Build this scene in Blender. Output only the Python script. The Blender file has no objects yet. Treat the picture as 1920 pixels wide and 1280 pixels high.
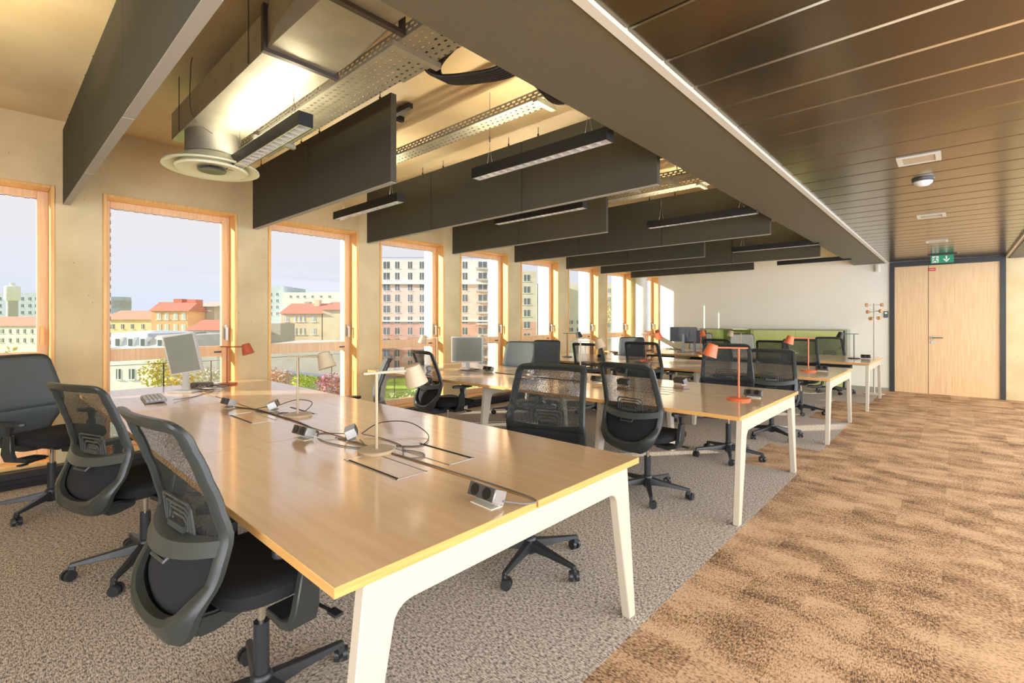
import bpy, math, random
from mathutils import Vector, Matrix
random.seed(7)
R = math.radians
scene = bpy.context.scene
col = scene.collection

# ------------------------------------------------------------------ camera
F = 906.7; HX = 1790.0; HY = 602.0; H = 1.38
YAW = math.atan((HX-960)/F)
S_, C_ = math.sin(YAW), math.cos(YAW)
cd = bpy.data.cameras.new('camera'); cam = bpy.data.objects.new('camera', cd); col.objects.link(cam)
cam.location = (0, 0, H); cam.rotation_euler = (R(90), 0, YAW)
cd.sensor_width = 36; cd.lens = 36*F/1920; cd.shift_y = -(640-HY)/1920
cd.clip_start = .05; cd.clip_end = 2000
scene.camera = cam

# ------------------------------------------------------------------ world, sun, exposure
w = bpy.data.worlds.new('world'); scene.world = w; w.use_nodes = True
nt = w.node_tree; nt.nodes.clear()
wo = nt.nodes.new('ShaderNodeOutputWorld'); bg = nt.nodes.new('ShaderNodeBackground')
tc = nt.nodes.new('ShaderNodeTexCoord'); sx = nt.nodes.new('ShaderNodeSeparateXYZ'); cr = nt.nodes.new('ShaderNodeValToRGB')
nt.links.new(tc.outputs['Generated'], sx.inputs[0]); nt.links.new(sx.outputs['Z'], cr.inputs[0])
cr.color_ramp.elements[0].position = .0; cr.color_ramp.elements[0].color = (.78, .86, 1.0, 1)
cr.color_ramp.elements[1].position = .16; cr.color_ramp.elements[1].color = (.90, .88, .90, 1)
nt.links.new(cr.outputs[0], bg.inputs[0]); bg.inputs[1].default_value = 3.4
nt.links.new(bg.outputs[0], wo.inputs[0])
sd = bpy.data.lights.new('sun', 'SUN'); sd.energy = 34.0; sd.angle = R(.6); sd.color = (1, .90, .74)
sun = bpy.data.objects.new('sun', sd); col.objects.link(sun)
sun.rotation_euler = Vector((-1, -1.272, .497)).to_track_quat('Z', 'Y').to_euler()
vs = scene.view_settings; vs.view_transform = 'Standard'; vs.look = 'None'; vs.gamma = 1; vs.use_curve_mapping = False
vs.exposure = 1.0
cy = scene.cycles
cy.use_denoising = True
try: cy.denoiser = 'OPENIMAGEDENOISE'
except Exception: pass
cy.max_bounces = 7; cy.diffuse_bounces = 4; cy.glossy_bounces = 3; cy.transparent_max_bounces = 16
cy.sample_clamp_indirect = 6; cy.caustics_reflective = False; cy.caustics_refractive = False

# ------------------------------------------------------------------ materials
def mat(name, c, rough=.5, metal=0, bump=None, spec=.5, coat=0, emit=None, es=1, alpha=1):
    m = bpy.data.materials.new(name); m.use_nodes = True
    b = m.node_tree.nodes['Principled BSDF']
    b.inputs['Base Color'].default_value = (*c, 1); b.inputs['Roughness'].default_value = rough
    b.inputs['Metallic'].default_value = metal; b.inputs['Specular IOR Level'].default_value = spec
    b.inputs['Coat Weight'].default_value = coat; b.inputs['Coat Roughness'].default_value = .28; b.inputs['Alpha'].default_value = alpha
    if emit:
        b.inputs['Emission Color'].default_value = (*emit, 1); b.inputs['Emission Strength'].default_value = es
    return m
def N(m, t, **k):
    n = m.node_tree.nodes.new(t)
    for a, v in k.items():
        if a.startswith('i_'): n.inputs[int(a[2:]) if a[2:].isdigit() else a[2:]].default_value = v
        else: setattr(n, a, v)
    return n
def L(m, a, b): m.node_tree.links.new(a, b)
def bsdf(m): return m.node_tree.nodes['Principled BSDF']
def coords(m, scale=(1, 1, 1), kind='Object'):
    t = N(m, 'ShaderNodeTexCoord'); mp = N(m, 'ShaderNodeMapping'); mp.inputs['Scale'].default_value = scale
    L(m, t.outputs[kind], mp.inputs[0]); return mp.outputs[0]
def ramp(m, fac, stops):
    r = N(m, 'ShaderNodeValToRGB'); L(m, fac, r.inputs[0]); e = r.color_ramp.elements
    e[0].position, e[0].color = stops[0][0], (*stops[0][1], 1)
    e[1].position, e[1].color = stops[-1][0], (*stops[-1][1], 1)
    for p, c in stops[1:-1]:
        q = e.new(p); q.color = (*c, 1)
    return r.outputs[0]
def noisy(name, c1, c2, scale=(3, 3, 3), ns=4, rough=.6, metal=0, bump=0, coat=0, lo=.35, hi=.65, spec=.5, detail=6):
    m = mat(name, c1, rough, metal, coat=coat, spec=spec)
    v = coords(m, scale); n = N(m, 'ShaderNodeTexNoise'); n.inputs['Scale'].default_value = ns; n.inputs['Detail'].default_value = detail
    L(m, v, n.inputs['Vector']); L(m, ramp(m, n.outputs[0], [(lo, c1), (hi, c2)]), bsdf(m).inputs['Base Color'])
    if bump:
        b = N(m, 'ShaderNodeBump'); b.inputs['Strength'].default_value = bump; b.inputs['Distance'].default_value = .01
        L(m, n.outputs[0], b.inputs['Height']); L(m, b.outputs[0], bsdf(m).inputs['Normal'])
    return m
M = {}
M['beech'] = noisy('beech laminate', (.77, .51, .27), (.84, .60, .35), (.6, 9, 9), 3, rough=.35, coat=1, detail=8)
bsdf(M['beech']).inputs['Coat Roughness'].default_value = .13; bsdf(M['beech']).inputs['Coat IOR'].default_value = 2.0
M['beech_edge'] = noisy('beech edge', (.60, .32, .09), (.68, .39, .13), (1, 1, 30), 6, rough=.35)
M['oak'] = noisy('oak veneer', (.76, .50, .24), (.84, .60, .33), (14, 14, .7), 3, rough=.4, detail=8)
M['timber'] = noisy('larch frame', (.80, .43, .12), (.88, .54, .19), (16, 16, 1.2), 3, rough=.42, detail=6)
M['sash'] = noisy('pale larch sash', (.78, .52, .28), (.86, .62, .36), (16, 16, 1.2), 3, rough=.45, detail=6)
M['concrete'] = noisy('cast concrete', (.58, .46, .235), (.75, .61, .35), (1, 1, 1), 2.2, rough=.75, bump=.05, lo=.3, hi=.7, detail=10)
def pores(m):
    v = coords(m); n = N(m, 'ShaderNodeTexVoronoi'); n.inputs['Scale'].default_value = 9; L(m, v, n.inputs['Vector'])
    src = bsdf(m).inputs['Base Color'].links[0].from_socket
    r = ramp(m, n.outputs['Distance'], [(.035, (.45, .38, .26)), (.06, (1, 1, 1))])
    x = N(m, 'ShaderNodeMix', data_type='RGBA', blend_type='MULTIPLY'); x.inputs[0].default_value = .8
    L(m, src, x.inputs[6]); L(m, r, x.inputs[7]); L(m, x.outputs[2], bsdf(m).inputs['Base Color'])
pores(M['concrete'])
M['slab'] = noisy('ceiling slab', (.70, .54, .30), (.84, .69, .43), (1, .5, 1), 1.4, rough=.45, lo=.35, hi=.65, detail=8)
M['plaster'] = noisy('off white plaster', (.88, .85, .70), (.90, .87, .73), (1, 1, 1), 2, rough=.7)
M['white'] = mat('white lacquer', (.54, .49, .38), .4)
M['whiteout'] = mat('white facade render', (.9, .89, .88), .7)
M['bronze'] = noisy('bronze soffit panel', (.112, .100, .060), (.130, .115, .072), (2, 40, 2), 5, rough=.55)
M['slat'] = noisy('brushed bronze ceiling metal', (.20, .17, .115), (.23, .195, .135), (2, 60, 2), 5, rough=.2, metal=.95)
M['gap'] = mat('shadow gap', (.012, .011, .01), .8)
M['trimwhite'] = mat('pale edge profile', (.66, .64, .54), .5)
M['baffle'] = noisy('charcoal felt baffle', (.066, .063, .044), (.082, .078, .055), (30, 30, 30), 8, rough=.9, spec=.15)
M['felt_edge'] = mat('grey felt edge', (.38, .37, .31), .9)
M['black'] = mat('black powder coat', (.012, .012, .012), .45)
M['darkmetal'] = mat('dark anodised frame', (.03, .03, .028), .4)
M['galv'] = noisy('galvanised steel', (.42, .41, .33), (.52, .51, .42), (2, 2, 2), 3, rough=.5, metal=.7, lo=.3, hi=.7)
M['galvdark'] = mat('flange steel', (.10, .09, .08), .5, .5)
M['cream'] = mat('cream enamel diffuser', (.80, .80, .58), .35)
M['reflector'] = mat('satin aluminium louvre', (.9, .88, .84), .22, .6)
M['tube'] = mat('unlit strip with faint glow', (1, 1, 1), .5, emit=(1, .93, .80), es=.35)  # fixtures are off; a faint glow is put into their strip
M['added_uplight'] = mat('uplight strip', (1, 1, 1), .5, emit=(1, .86, .62), es=36)  # glow added on top of the pendants to brighten the slab
M['chair_plastic'] = mat('dark green grey plastic', (.028, .034, .031), .36)
M['chair_light'] = mat('grey plastic', (.05, .058, .054), .35)
M['base_plastic'] = mat('black nylon', (.022, .025, .028), .35)
M['seat'] = noisy('black seat fabric', (.008, .009, .011), (.014, .015, .018), (1, 1, 1), 300, rough=.95)
M['chrome'] = mat('chrome', (.7, .68, .62), .15, 1)
M['lit_mesh'] = noisy('front-lit grey back mesh', (.075, .09, .092), (.10, .12, .12), (1, 1, 1), 260, rough=.85)  # same back mesh under front light, its brightness put into the colour
M['lit_mesh_pale'] = noisy('light front-lit grey back mesh', (.42, .44, .40), (.5, .52, .47), (1, 1, 1), 260, rough=.85)  # paler lit copy of the back mesh, light put into the colour
def meshmat():
    m = mat('black back mesh', (.022, .028, .025), .7)
    n = N(m, 'ShaderNodeTexNoise'); n.inputs['Scale'].default_value = 220; L(m, coords(m), n.inputs['Vector'])
    mr = N(m, 'ShaderNodeMapRange'); mr.inputs[1].default_value = .4; mr.inputs[2].default_value = .6
    mr.inputs[3].default_value = .24; mr.inputs[4].default_value = .66
    L(m, n.outputs[0], mr.inputs[0]); L(m, mr.outputs[0], bsdf(m).inputs['Alpha']); return m
M['mesh'] = meshmat()
M['heater'] = mat('dark anodised convector', (.035, .037, .042), .35, .3)
M['lamp_sand'] = mat('sand coloured lamp', (.52, .42, .27), .45)
M['lamp_orange'] = mat('orange lamp', (.72, .17, .055), .4)
M['lamp_rust'] = mat('rust red lamp', (.50, .10, .04), .4)
M['lamp_black'] = mat('black lamp', (.02, .02, .02), .4)
M['alu'] = mat('brushed aluminium', (.42, .42, .40), .35, .8)
M['alu_dark'] = mat('dark aluminium', (.12, .12, .12), .35, .6)
M['socket'] = mat('black socket', (.01, .01, .01), .3)
M['screen'] = noisy('unlit glossy screen', (.20, .22, .19), (.24, .26, .22), (1, 1, 1), 2, rough=.18)
M['moncase'] = mat('silver monitor case', (.55, .56, .55), .35)
M['monblack'] = mat('black monitor case', (.03, .032, .034), .4)
M['cable_g'] = mat('grey cable', (.16, .15, .13), .5)
M['cable_b'] = mat('black cable', (.02, .02, .02), .4)
M['cable_w'] = mat('white cable', (.6, .58, .52), .5)
M['keys'] = mat('grey keyboard', (.30, .34, .38), .5)
M['green'] = noisy('lime green laminate', (.60, .66, .23), (.64, .70, .26), (1, 1, 1), 3, rough=.5)
M['green_d'] = mat('green niche', (.28, .34, .08), .6)
M['grey_lam'] = mat('grey green laminate', (.33, .34, .26), .6)
M['signgreen'] = mat('exit sign green', (.01, .16, .07), .4, emit=(.01, .22, .09), es=.3)
M['signwhite'] = mat('sign white', (.85, .9, .85), .5)
M['red'] = mat('red label', (.75, .03, .02), .5)
M['pvc'] = mat('off white plastic', (.75, .72, .6), .4)
M['knob'] = mat('turned oak knob', (.62, .33, .13), .5)
M['spacer'] = mat('spacer', (.8, .8, .8), .5)
def glassmat():
    m = bpy.data.materials.new('window glass'); m.use_nodes = True; t = m.node_tree; t.nodes.clear()
    o = t.nodes.new('ShaderNodeOutputMaterial'); tr = t.nodes.new('ShaderNodeBsdfTransparent'); gl = t.nodes.new('ShaderNodeBsdfGlossy')
    gl.inputs['Roughness'].default_value = .01; tr.inputs[0].default_value = (.14, .14, .1425, 1)   # dark tint added to dim the bright view outside
    mx = t.nodes.new('ShaderNodeMixShader'); fr = t.nodes.new('ShaderNodeLayerWeight'); fr.inputs[0].default_value = .12
    mm = t.nodes.new('ShaderNodeMath'); mm.operation = 'MULTIPLY'; mm.inputs[1].default_value = .5; t.links.new(fr.outputs[1], mm.inputs[0]); t.links.new(mm.outputs[0], mx.inputs[0]); t.links.new(tr.outputs[0], mx.inputs[1]); t.links.new(gl.outputs[0], mx.inputs[2]); t.links.new(mx.outputs[0], o.inputs[0])
    return m
M['glass'] = glassmat()
def spacermat():
    m = M['spacer']; v = coords(m); wv = N(m, 'ShaderNodeTexChecker'); wv.inputs['Scale'].default_value = 26
    wv.inputs['Color1'].default_value = (.9, .9, .9, 1); wv.inputs['Color2'].default_value = (.05, .05, .06, 1)
    L(m, v, wv.inputs['Vector']); L(m, wv.outputs[0], bsdf(m).inputs['Base Color'])
spacermat()
def carpetmat():
    m = mat('carpet tiles', (.3, .25, .2), .95, spec=.1)
    g = N(m, 'ShaderNodeNewGeometry'); P = g.outputs['Position']
    def vm(op, a, b=None):
        n = N(m, 'ShaderNodeVectorMath', operation=op); L(m, a, n.inputs[0])
        if b is not None:
            if isinstance(b, tuple): n.inputs[1].default_value = b
            else: L(m, b, n.inputs[1])
        return n.outputs[0]
    def mth(op, a, b=None, c=None):
        n = N(m, 'ShaderNodeMath', operation=op)
        for i, q in enumerate((a, b, c)):
            if q is None: continue
            if isinstance(q, (int, float)): n.inputs[i].default_value = q
            else: L(m, q, n.inputs[i])
        return n.outputs[0]
    def noise(vec, s, d=3, dim='3D'):
        n = N(m, 'ShaderNodeTexNoise'); n.inputs['Scale'].default_value = s; n.inputs['Detail'].default_value = d
        L(m, vec, n.inputs['Vector']); return n.outputs[0]
    tile = vm('FLOOR', vm('MULTIPLY', vm('ADD', P, (20.05, 20, 0)), (2, 1, 0)))
    wn = N(m, 'ShaderNodeTexWhiteNoise', noise_dimensions='3D'); L(m, tile, wn.inputs['Vector']); rnd = wn.outputs['Value']
    sub = vm('FLOOR', vm('MULTIPLY', vm('ADD', P, (20.05, 20, 0)), (4, 5, 0)))
    wn2 = N(m, 'ShaderNodeTexWhiteNoise', noise_dimensions='3D'); L(m, sub, wn2.inputs['Vector']); rnd2 = wn2.outputs['Value']
    sy = noise(vm('MULTIPLY', P, (230, 48, 1)), 1, 3)          # streaks along y
    sxn = noise(vm('MULTIPLY', P, (48, 230, 1)), 1, 3)         # streaks along x
    turn = mth('GREATER_THAN', rnd, .45)
    mixs = N(m, 'ShaderNodeMix'); L(m, turn, mixs.inputs[0]); L(m, sy, mixs.inputs[2]); L(m, sxn, mixs.inputs[3]); streak = mixs.outputs[0]
    fine = noise(P, 330, 2)
    blot = noise(vm('MULTIPLY', P, (2.2, 3.5, 1)), 1.6, 6)
    sep = N(m, 'ShaderNodeSeparateXYZ'); L(m, P, sep.inputs[0])
    edge = mth('ADD', sep.outputs['X'], mth('MULTIPLY', mth('SUBTRACT', rnd, .5), .5))
    stepx = mth('FLOOR', mth('MULTIPLY', mth('ADD', sep.outputs['X'], 20.05), 2))
    aisle = mth('GREATER_THAN', mth('ADD', stepx, mth('MULTIPLY', mth('GREATER_THAN', rnd, .72), 1)), 37.5)
    mid = noise(P, 75, 2)
    tex = mth('ADD', mth('ADD', mth('MULTIPLY', streak, .45), mth('MULTIPLY', fine, .25)), mth('MULTIPLY', mid, .30))
    grey = ramp(m, tex, [(.42, (.11, .10, .09)), (.49, (.40, .36, .31)), (.56, (.68, .63, .55))])
    # dark worn patches in the aisle tiles
    pat = mth('ADD', mth('ADD', mth('MULTIPLY', tex, 1.0), mth('MULTIPLY', blot, .30)), mth('ADD', mth('MULTIPLY', rnd2, -.06), .018))
    warm = ramp(m, pat, [(.525, (.09, .058, .04)), (.58, (.25, .15, .085)), (.63, (.47, .295, .165)), (.70, (.66, .46, .29))])
    mx = N(m, 'ShaderNodeMix', data_type='RGBA'); L(m, aisle, mx.inputs[0]); L(m, grey, mx.inputs[6]); L(m, warm, mx.inputs[7])
    L(m, mx.outputs[2], bsdf(m).inputs['Base Color'])
    b = N(m, 'ShaderNodeBump'); b.inputs['Strength'].default_value = .5; b.inputs['Distance'].default_value = .004
    L(m, tex, b.inputs['Height']); L(m, b.outputs[0], bsdf(m).inputs['Normal']); return m
M['carpet'] = carpetmat()

# ------------------------------------------------------------------ mesh builder
class MB:
    def __init__(s): s.v = []; s.f = []; s.mi = []; s.cur = 0; s.T = None
    def pt(s, p):
        p = Vector(p); s.v.append(tuple(s.T @ p if s.T else p)); return len(s.v)-1
    def face(s, idx): s.f.append(tuple(idx)); s.mi.append(s.cur)
    def box(s, x0, x1, y0, y1, z0, z1):
        a = [s.pt(p) for p in ((x0,y0,z0),(x1,y0,z0),(x1,y1,z0),(x0,y1,z0),(x0,y0,z1),(x1,y0,z1),(x1,y1,z1),(x0,y1,z1))]
        for q in ((0,3,2,1),(4,5,6,7),(0,1,5,4),(1,2,6,5),(2,3,7,6),(3,0,4,7)): s.face([a[i] for i in q])
        return s
    def rings(s, rings, cap=True, closed=True):
        ids = [[s.pt(p) for p in r] for r in rings]; n = len(ids[0])
        for a, b in zip(ids[:-1], ids[1:]):
            for i in range(n if closed else n-1):
                j = (i+1) % n; s.face((a[i], a[j], b[j], b[i]))
        if cap and closed: s.face(ids[0][::-1]); s.face(ids[-1])
        return s
    def lathe(s, prof, c=(0,0,0), n=24, cap=True):
        return s.rings([[(c[0]+r*math.cos(2*math.pi*k/n), c[1]+r*math.sin(2*math.pi*k/n), c[2]+z) for k in range(n)] for r, z in prof], cap)
    def cyl(s, p0, p1, r0, r1=None, n=12):
        return s.tube([p0, p1], [r0, r0 if r1 is None else r1], n)
    def tube(s, path, r, n=8):
        path = [Vector(p) for p in path]; rs = r if isinstance(r, (list, tuple)) else [r]*len(path)
        rings = []; up = None
        for i, p in enumerate(path):
            t = (path[min(i+1, len(path)-1)] - path[max(i-1, 0)]).normalized()
            if up is None: up = Vector((0,0,1)) if abs(t.z) < .9 else Vector((1,0,0))
            a = t.cross(up)
            if a.length < 1e-4: a = t.cross(Vector((1,.3,0)))
            a.normalize(); b = a.cross(t).normalized(); up = b
            rings.append([p + (a*math.cos(2*math.pi*k/n)+b*math.sin(2*math.pi*k/n))*rs[i] for k in range(n)])
        return s.rings(rings)
    def prism(s, poly, axis, a0, a1):
        def mk(u, v, w): return {'x': (w,u,v), 'y': (u,w,v), 'z': (u,v,w)}[axis]
        return s.rings([[mk(u,v,a0) for u, v in poly], [mk(u,v,a1) for u, v in poly]])
    def build(s, name, m, parent=None, smooth=False, bevel=0, seg=2, recalc=True):
        me = bpy.data.meshes.new(name); me.from_pydata(s.v, [], s.f)
        ms = m if isinstance(m, (list, tuple)) else [m]
        for q in ms: me.materials.append(M[q] if isinstance(q, str) else q)
        for p, i in zip(me.polygons, s.mi): p.material_index = i
        if recalc:
            import bmesh
            bm = bmesh.new(); bm.from_mesh(me); bmesh.ops.recalc_face_normals(bm, faces=bm.faces)
            if bevel: bmesh.ops.bevel(bm, geom=bm.edges[:], offset=bevel, segments=seg, affect='EDGES', clamp_overlap=True)
            bm.to_mesh(me); bm.free()
        if smooth or bevel:
            for p in me.polygons: p.use_smooth = True
            try: me.set_sharp_from_angle(angle=R(38))
            except Exception: pass
        o = bpy.data.objects.new(name, me); col.objects.link(o)
        if parent: o.parent = parent
        return o
def crom(pts, n=6, closed=False):
    P = [Vector(p) for p in pts]; out = []; L_ = len(P)
    for i in range(L_ if closed else L_-1):
        g = (lambda k: P[k % L_]) if closed else (lambda k: P[max(0, min(L_-1, k))])
        a, b, c, d = g(i-1), g(i), g(i+1), g(i+2)
        for k in range(n):
            t = k/n
            out.append(.5*((2*b)+(c-a)*t+(2*a-5*b+4*c-d)*t*t+(3*b-a-3*c+d)*t**3))
    if not closed: out.append(P[-1])
    return out
def tag(o, label=None, cat=None, group=None, kind=None):
    for k, v in (('label', label), ('category', cat), ('group', group), ('kind', kind)):
        if v: o[k] = v
    return o
def thing(name, label, cat, loc=(0,0,0), rz=0, group=None):
    o = bpy.data.objects.new(name, None); col.objects.link(o); o.empty_display_size = .1
    o.location = loc; o.rotation_euler = (0, 0, rz); return tag(o, label, cat, group)
def copy_tree(o, parent=None):
    c = o.copy(); col.objects.link(c)
    if parent is not None: c.parent = parent
    for ch in [q for q in bpy.data.objects if q.parent == o and q != c]: copy_tree(ch, c)
    return c
KIDS = {}
def dup(o, loc, rz, label, group=None):
    if o.name not in KIDS:
        KIDS[o.name] = [(a, [b for b in bpy.data.objects if b.parent == a]) for a in bpy.data.objects if a.parent == o]
    c = o.copy(); col.objects.link(c); c.location = loc; c.rotation_euler = (0, 0, rz); c['label'] = label
    if group: c['group'] = group
    for a, bs in KIDS[o.name]:
        d = a.copy(); col.objects.link(d); d.parent = c
        for b in bs:
            e = b.copy(); col.objects.link(e); e.parent = d
    return c
def struct(o): o['kind'] = 'structure'; return o

# ------------------------------------------------------------------ room shell
XW, YF, ZC = -5.8, 12.1, 3.14
WP = 1.457; WW = 1.135
WR = [0.42+WP*(i-1) for i in range(1, 10)]
struct(MB().box(-6.0, 3.4, -3.2, YF+.1, -.2, 0).build('floor', 'carpet'))
struct(MB().box(-6.4, -1.5, -3.2, YF+.2, ZC, ZC+.25).build('ceiling', 'slab'))
# window wall
def wall_boxes(mb, x0, x1, g, gl=None, gr=None):
    gl = g if gl is None else gl; gr = g if gr is None else gr
    edges = [-3.2] + sum([[r-WW-gl, min(r+gr, YF)] for r in WR], []) + [YF]
    for a, b in zip(edges[0::2], edges[1::2]):
        if b > a: mb.box(x0, x1, a, b, 0, ZC)
    for r in WR:
        mb.box(x0, x1, r-WW-gl, r+gr, 2.56+(.12 if g < 0 else g), ZC); mb.box(x0, x1, r-WW-gl, r+gr, -.2, .14-g)
    return mb
struct(wall_boxes(MB(), -6.06, XW, 0).build('wall_left', 'concrete'))
struct(wall_boxes(MB(), -6.36, -6.06, -.03, .08, .045).build('wall_left_exterior', 'whiteout'))
# far wall with the door opening
f = MB(); f.box(-6.0, -.95, YF, YF+.2, 0, ZC); f.box(-.95, .665, YF, YF+.2, 2.535, ZC)
struct(f.build('wall_back', 'plaster'))
struct(MB().box(-6.4, -1.5, -3.4, -3.2, -.2, ZC+.25).build('wall_front_sunblock', 'concrete'))  # unseen wall added to block the sun; gap beside it lets daylight fill
struct(MB().box(.665, 3.4, YF, YF+.2, 0, ZC).build('wall_back_concrete', 'concrete'))
# dropped soffit beam and metal ceiling
struct(MB().box(-1.52, -1.005, -3.2, YF, 2.53, ZC+.2).build('trim_1', 'bronze'))
struct(MB().box(-1.005, -.965, -3.2, YF, 2.522, 2.62).build('trim_2', 'trimwhite'))
sl = MB(); y = 1.731-.3285*14
while y < YF:
    y1 = min(y+.3285, YF)
    sl.prism([(y+.004, 2.56), (y+.012, 2.543), (y1-.012, 2.543), (y1-.002, 2.56), (y1-.002, 2.58), (y+.004, 2.58)], 'x', -.963, .69)
    y += .3285
sl.cur = 1; sl.box(-.963, .69, -3.2, YF, 2.575, 2.60)
struct(sl.build('ceiling', ['slat', 'gap']))
struct(MB().box(.66, .70, -3.2, YF, 2.50, 2.66).build('trim_3', 'trimwhite'))
struct(MB().box(.70, .95, -3.2, YF, 2.48, ZC+.2).build('trim_4', 'darkmetal'))
struct(MB().box(.95, 3.4, -3.2, YF+.2, ZC, ZC+.25).build('ceiling', 'slab'))
struct(MB().box(-5.79, -.95, YF-.012, YF, 0, .06).build('baseboard_back', 'grey_lam'))

# windows
def make_window(i, r):
    o = bpy.data.objects.new('window_%d' % i, None); col.objects.link(o); o.location = (XW, r-WW/2, 0); struct(o)
    h = WW/2; zb, zt = .14, 2.56
    f = MB()
    for a, b in ((-h, -h+.03), (h-.03, h)): f.box(-.25, .012, a, b, zb, zt)
    f.box(-.25, .012, -h+.03, h-.03, zt-.03, zt); f.box(-.25, .012, -h+.03, h-.03, zb, zb+.03)
    f.build('frame', 'timber', o, bevel=.003, seg=1)
    s = MB(); a0, a1 = -h+.03, h-.03
    s.box(-.22, -.16, a0, a0+.045, zb+.03, zt-.03); s.box(-.22, -.16, a1-.075, a1, zb+.03, zt-.03)
    s.box(-.22, -.16, a0+.045, a1-.075, zt-.095, zt-.03); s.box(-.22, -.16, a0+.045, a1-.075, .995, 1.11)
    s.box(-.22, -.16, a0+.045, a1-.075, zb+.03, zb+.11)
    s.build('sash', 'sash', o, bevel=.003, seg=1)
    g = MB(); g.face([g.pt(p) for p in ((-.198, a0+.045, 1.11), (-.198, a1-.075, 1.11), (-.198, a1-.075, zt-.095), (-.198, a0+.045, zt-.095))]); g.build('upper_pane', 'glass', o)
    g = MB(); g.face([g.pt(p) for p in ((-.198, a0+.045, zb+.11), (-.198, a1-.075, zb+.11), (-.198, a1-.075, .995), (-.198, a0+.045, .995))]); g.build('lower_pane', 'glass', o)
    sp = MB(); sp.box(-.196, -.185, a0+.045, a0+.053, 1.11, zt-.103); sp.box(-.196, -.185, a0+.045, a1-.075, zt-.103, zt-.095)
    sp.build('spacer_strip', 'spacer', o)
    hd = MB(); hd.box(-.16, -.145, a1-.055, a1-.028, 1.18, 1.34); hd.cyl((-.145, a1-.041, 1.30), (-.105, a1-.041, 1.30), .009)
    hd.box(-.115, -.098, a1-.052, a1-.030, 1.17, 1.312); hd.build('handle', 'timber' if i < 2 else 'alu', o, bevel=.003)
    lt = MB(); lt.box(-.16, -.152, a1-.15, a1-.08, 1.035, 1.052); lt.build('latch', 'darkmetal', o)
    rl = MB()
    rl.box(-.50, -.49, -.005, .005, -.2, .93); rl.box(-.50, -.49, -h+.05, -h+.06, -.2, .93); rl.box(-.50, -.49, h-.12, h-.11, -.2, .93); rl.box(-.50, -.492, -h, h, .925, .93); rl.build('guard_rail', 'alu_dark', o)
    return o
for i, r in enumerate(WR, 1): make_window(i, r)

# convector along the window wall
hb = MB()
for k in range(3):
    x0 = XW+.004
    y0, y1 = [(-3.0, 2.4), (2.42, 7.3), (7.32, 12.0)][k]
    hb.T = None
    hb.prism([(x0, 0), (x0+.11, 0), (x0+.115, .035), (x0+.108, .04), (x0+.113, .075), (x0+.104, .08), (x0+.106, .115), (x0+.085, .132), (x0, .134)], 'y', y0, y1)
    tag(hb.build('convector', 'heater'), ['dark ribbed floor convector under the two nearest windows', 'dark ribbed floor convector behind the second and third desks', 'dark ribbed floor convector under the farthest windows'][k], 'heater', 'floor convectors along the windows')
    hb = MB()

# door
dr = bpy.data.objects.new('door_1', None); col.objects.link(dr); dr.location = (-.37, YF, 0); struct(dr)
m = MB(); m.box(-.575, -.50, -.03, .06, 0, 2.535); m.box(.965, 1.032, -.03, .06, 0, 2.535); m.box(-.50, .965, -.03, .06, 2.44, 2.535)
m.build('door_frame', 'darkmetal', dr)
MB().box(-.50, -.004, 0, .05, .006, 2.437).build('door_leaf', 'oak', dr)
MB().box(.004, .965, 0, .05, .006, 2.437).build('door_leaf', 'oak', dr)
m = MB(); m.tube([(.06, 0, 1.07), (.06, -.05, 1.07), (.075, -.06, 1.07), (.20, -.06, 1.07)], .011); m.lathe([(.028, 0), (.028, .008)], n=16)
m = MB(); m.cyl((.06, 0, 1.07), (.06, -.012, 1.07), .027, n=18); m.cyl((.06, 0, .985), (.06, -.012, .985), .027, n=18)
m.tube([(.06, -.01, 1.07), (.06, -.055, 1.07), (.075, -.062, 1.07), (.21, -.062, 1.07)], .011)
m.build('door_handle', 'alu', dr, smooth=True)
rl = MB(); rl.box(.005, .105, -.004, 0, 2.33, 2.385); rb = rl.build('warning_label', 'red', dr)
k = MB(); k.box(.015, .095, -.006, -.004, 2.352, 2.362); k.build('label_line', 'pvc', rb)
MB().box(-.004, .004, .002, .04, .006, 2.437).build('leaf_gap', 'gap', dr)

# small fittings on the far wall and ceiling
t = thing('thermostat', 'small grey room controller on the wall left of the door', 'controller', (-1.005, YF, 1.45))
MB().box(-.035, .035, -.02, 0, 0, .13).build('housing', 'alu_dark', t, bevel=.003); MB().box(-.02, .02, -.023, -.02, .075, .11).build('display', 'signwhite', t)
t = thing('presence_sensor', 'cream corner sensor high on the wall beside the door', 'sensor', (-1.14, YF-.001, 2.37))
m = MB(); m.prism([(-.05, 0), (.05, 0), (.045, -.05), (.02, -.07), (-.02, -.07), (-.045, -.05)], 'z', 0, .14); m.build('housing', 'pvc', t, bevel=.006)
t = thing('smoke_detector', 'white domed smoke detector on the bronze ceiling', 'detector', (-.19, 5.2, 2.543))
m = MB(); m.lathe([(.075, 0), (.075, -.014), (.066, -.02)], n=28); m.build('mounting_ring', 'alu_dark', t, smooth=True)
m = MB(); m.lathe([(.062, -.018), (.058, -.034), (.04, -.05), (.012, -.056)], n=28); m.build('dome', 'signwhite', t, smooth=True)
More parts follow.
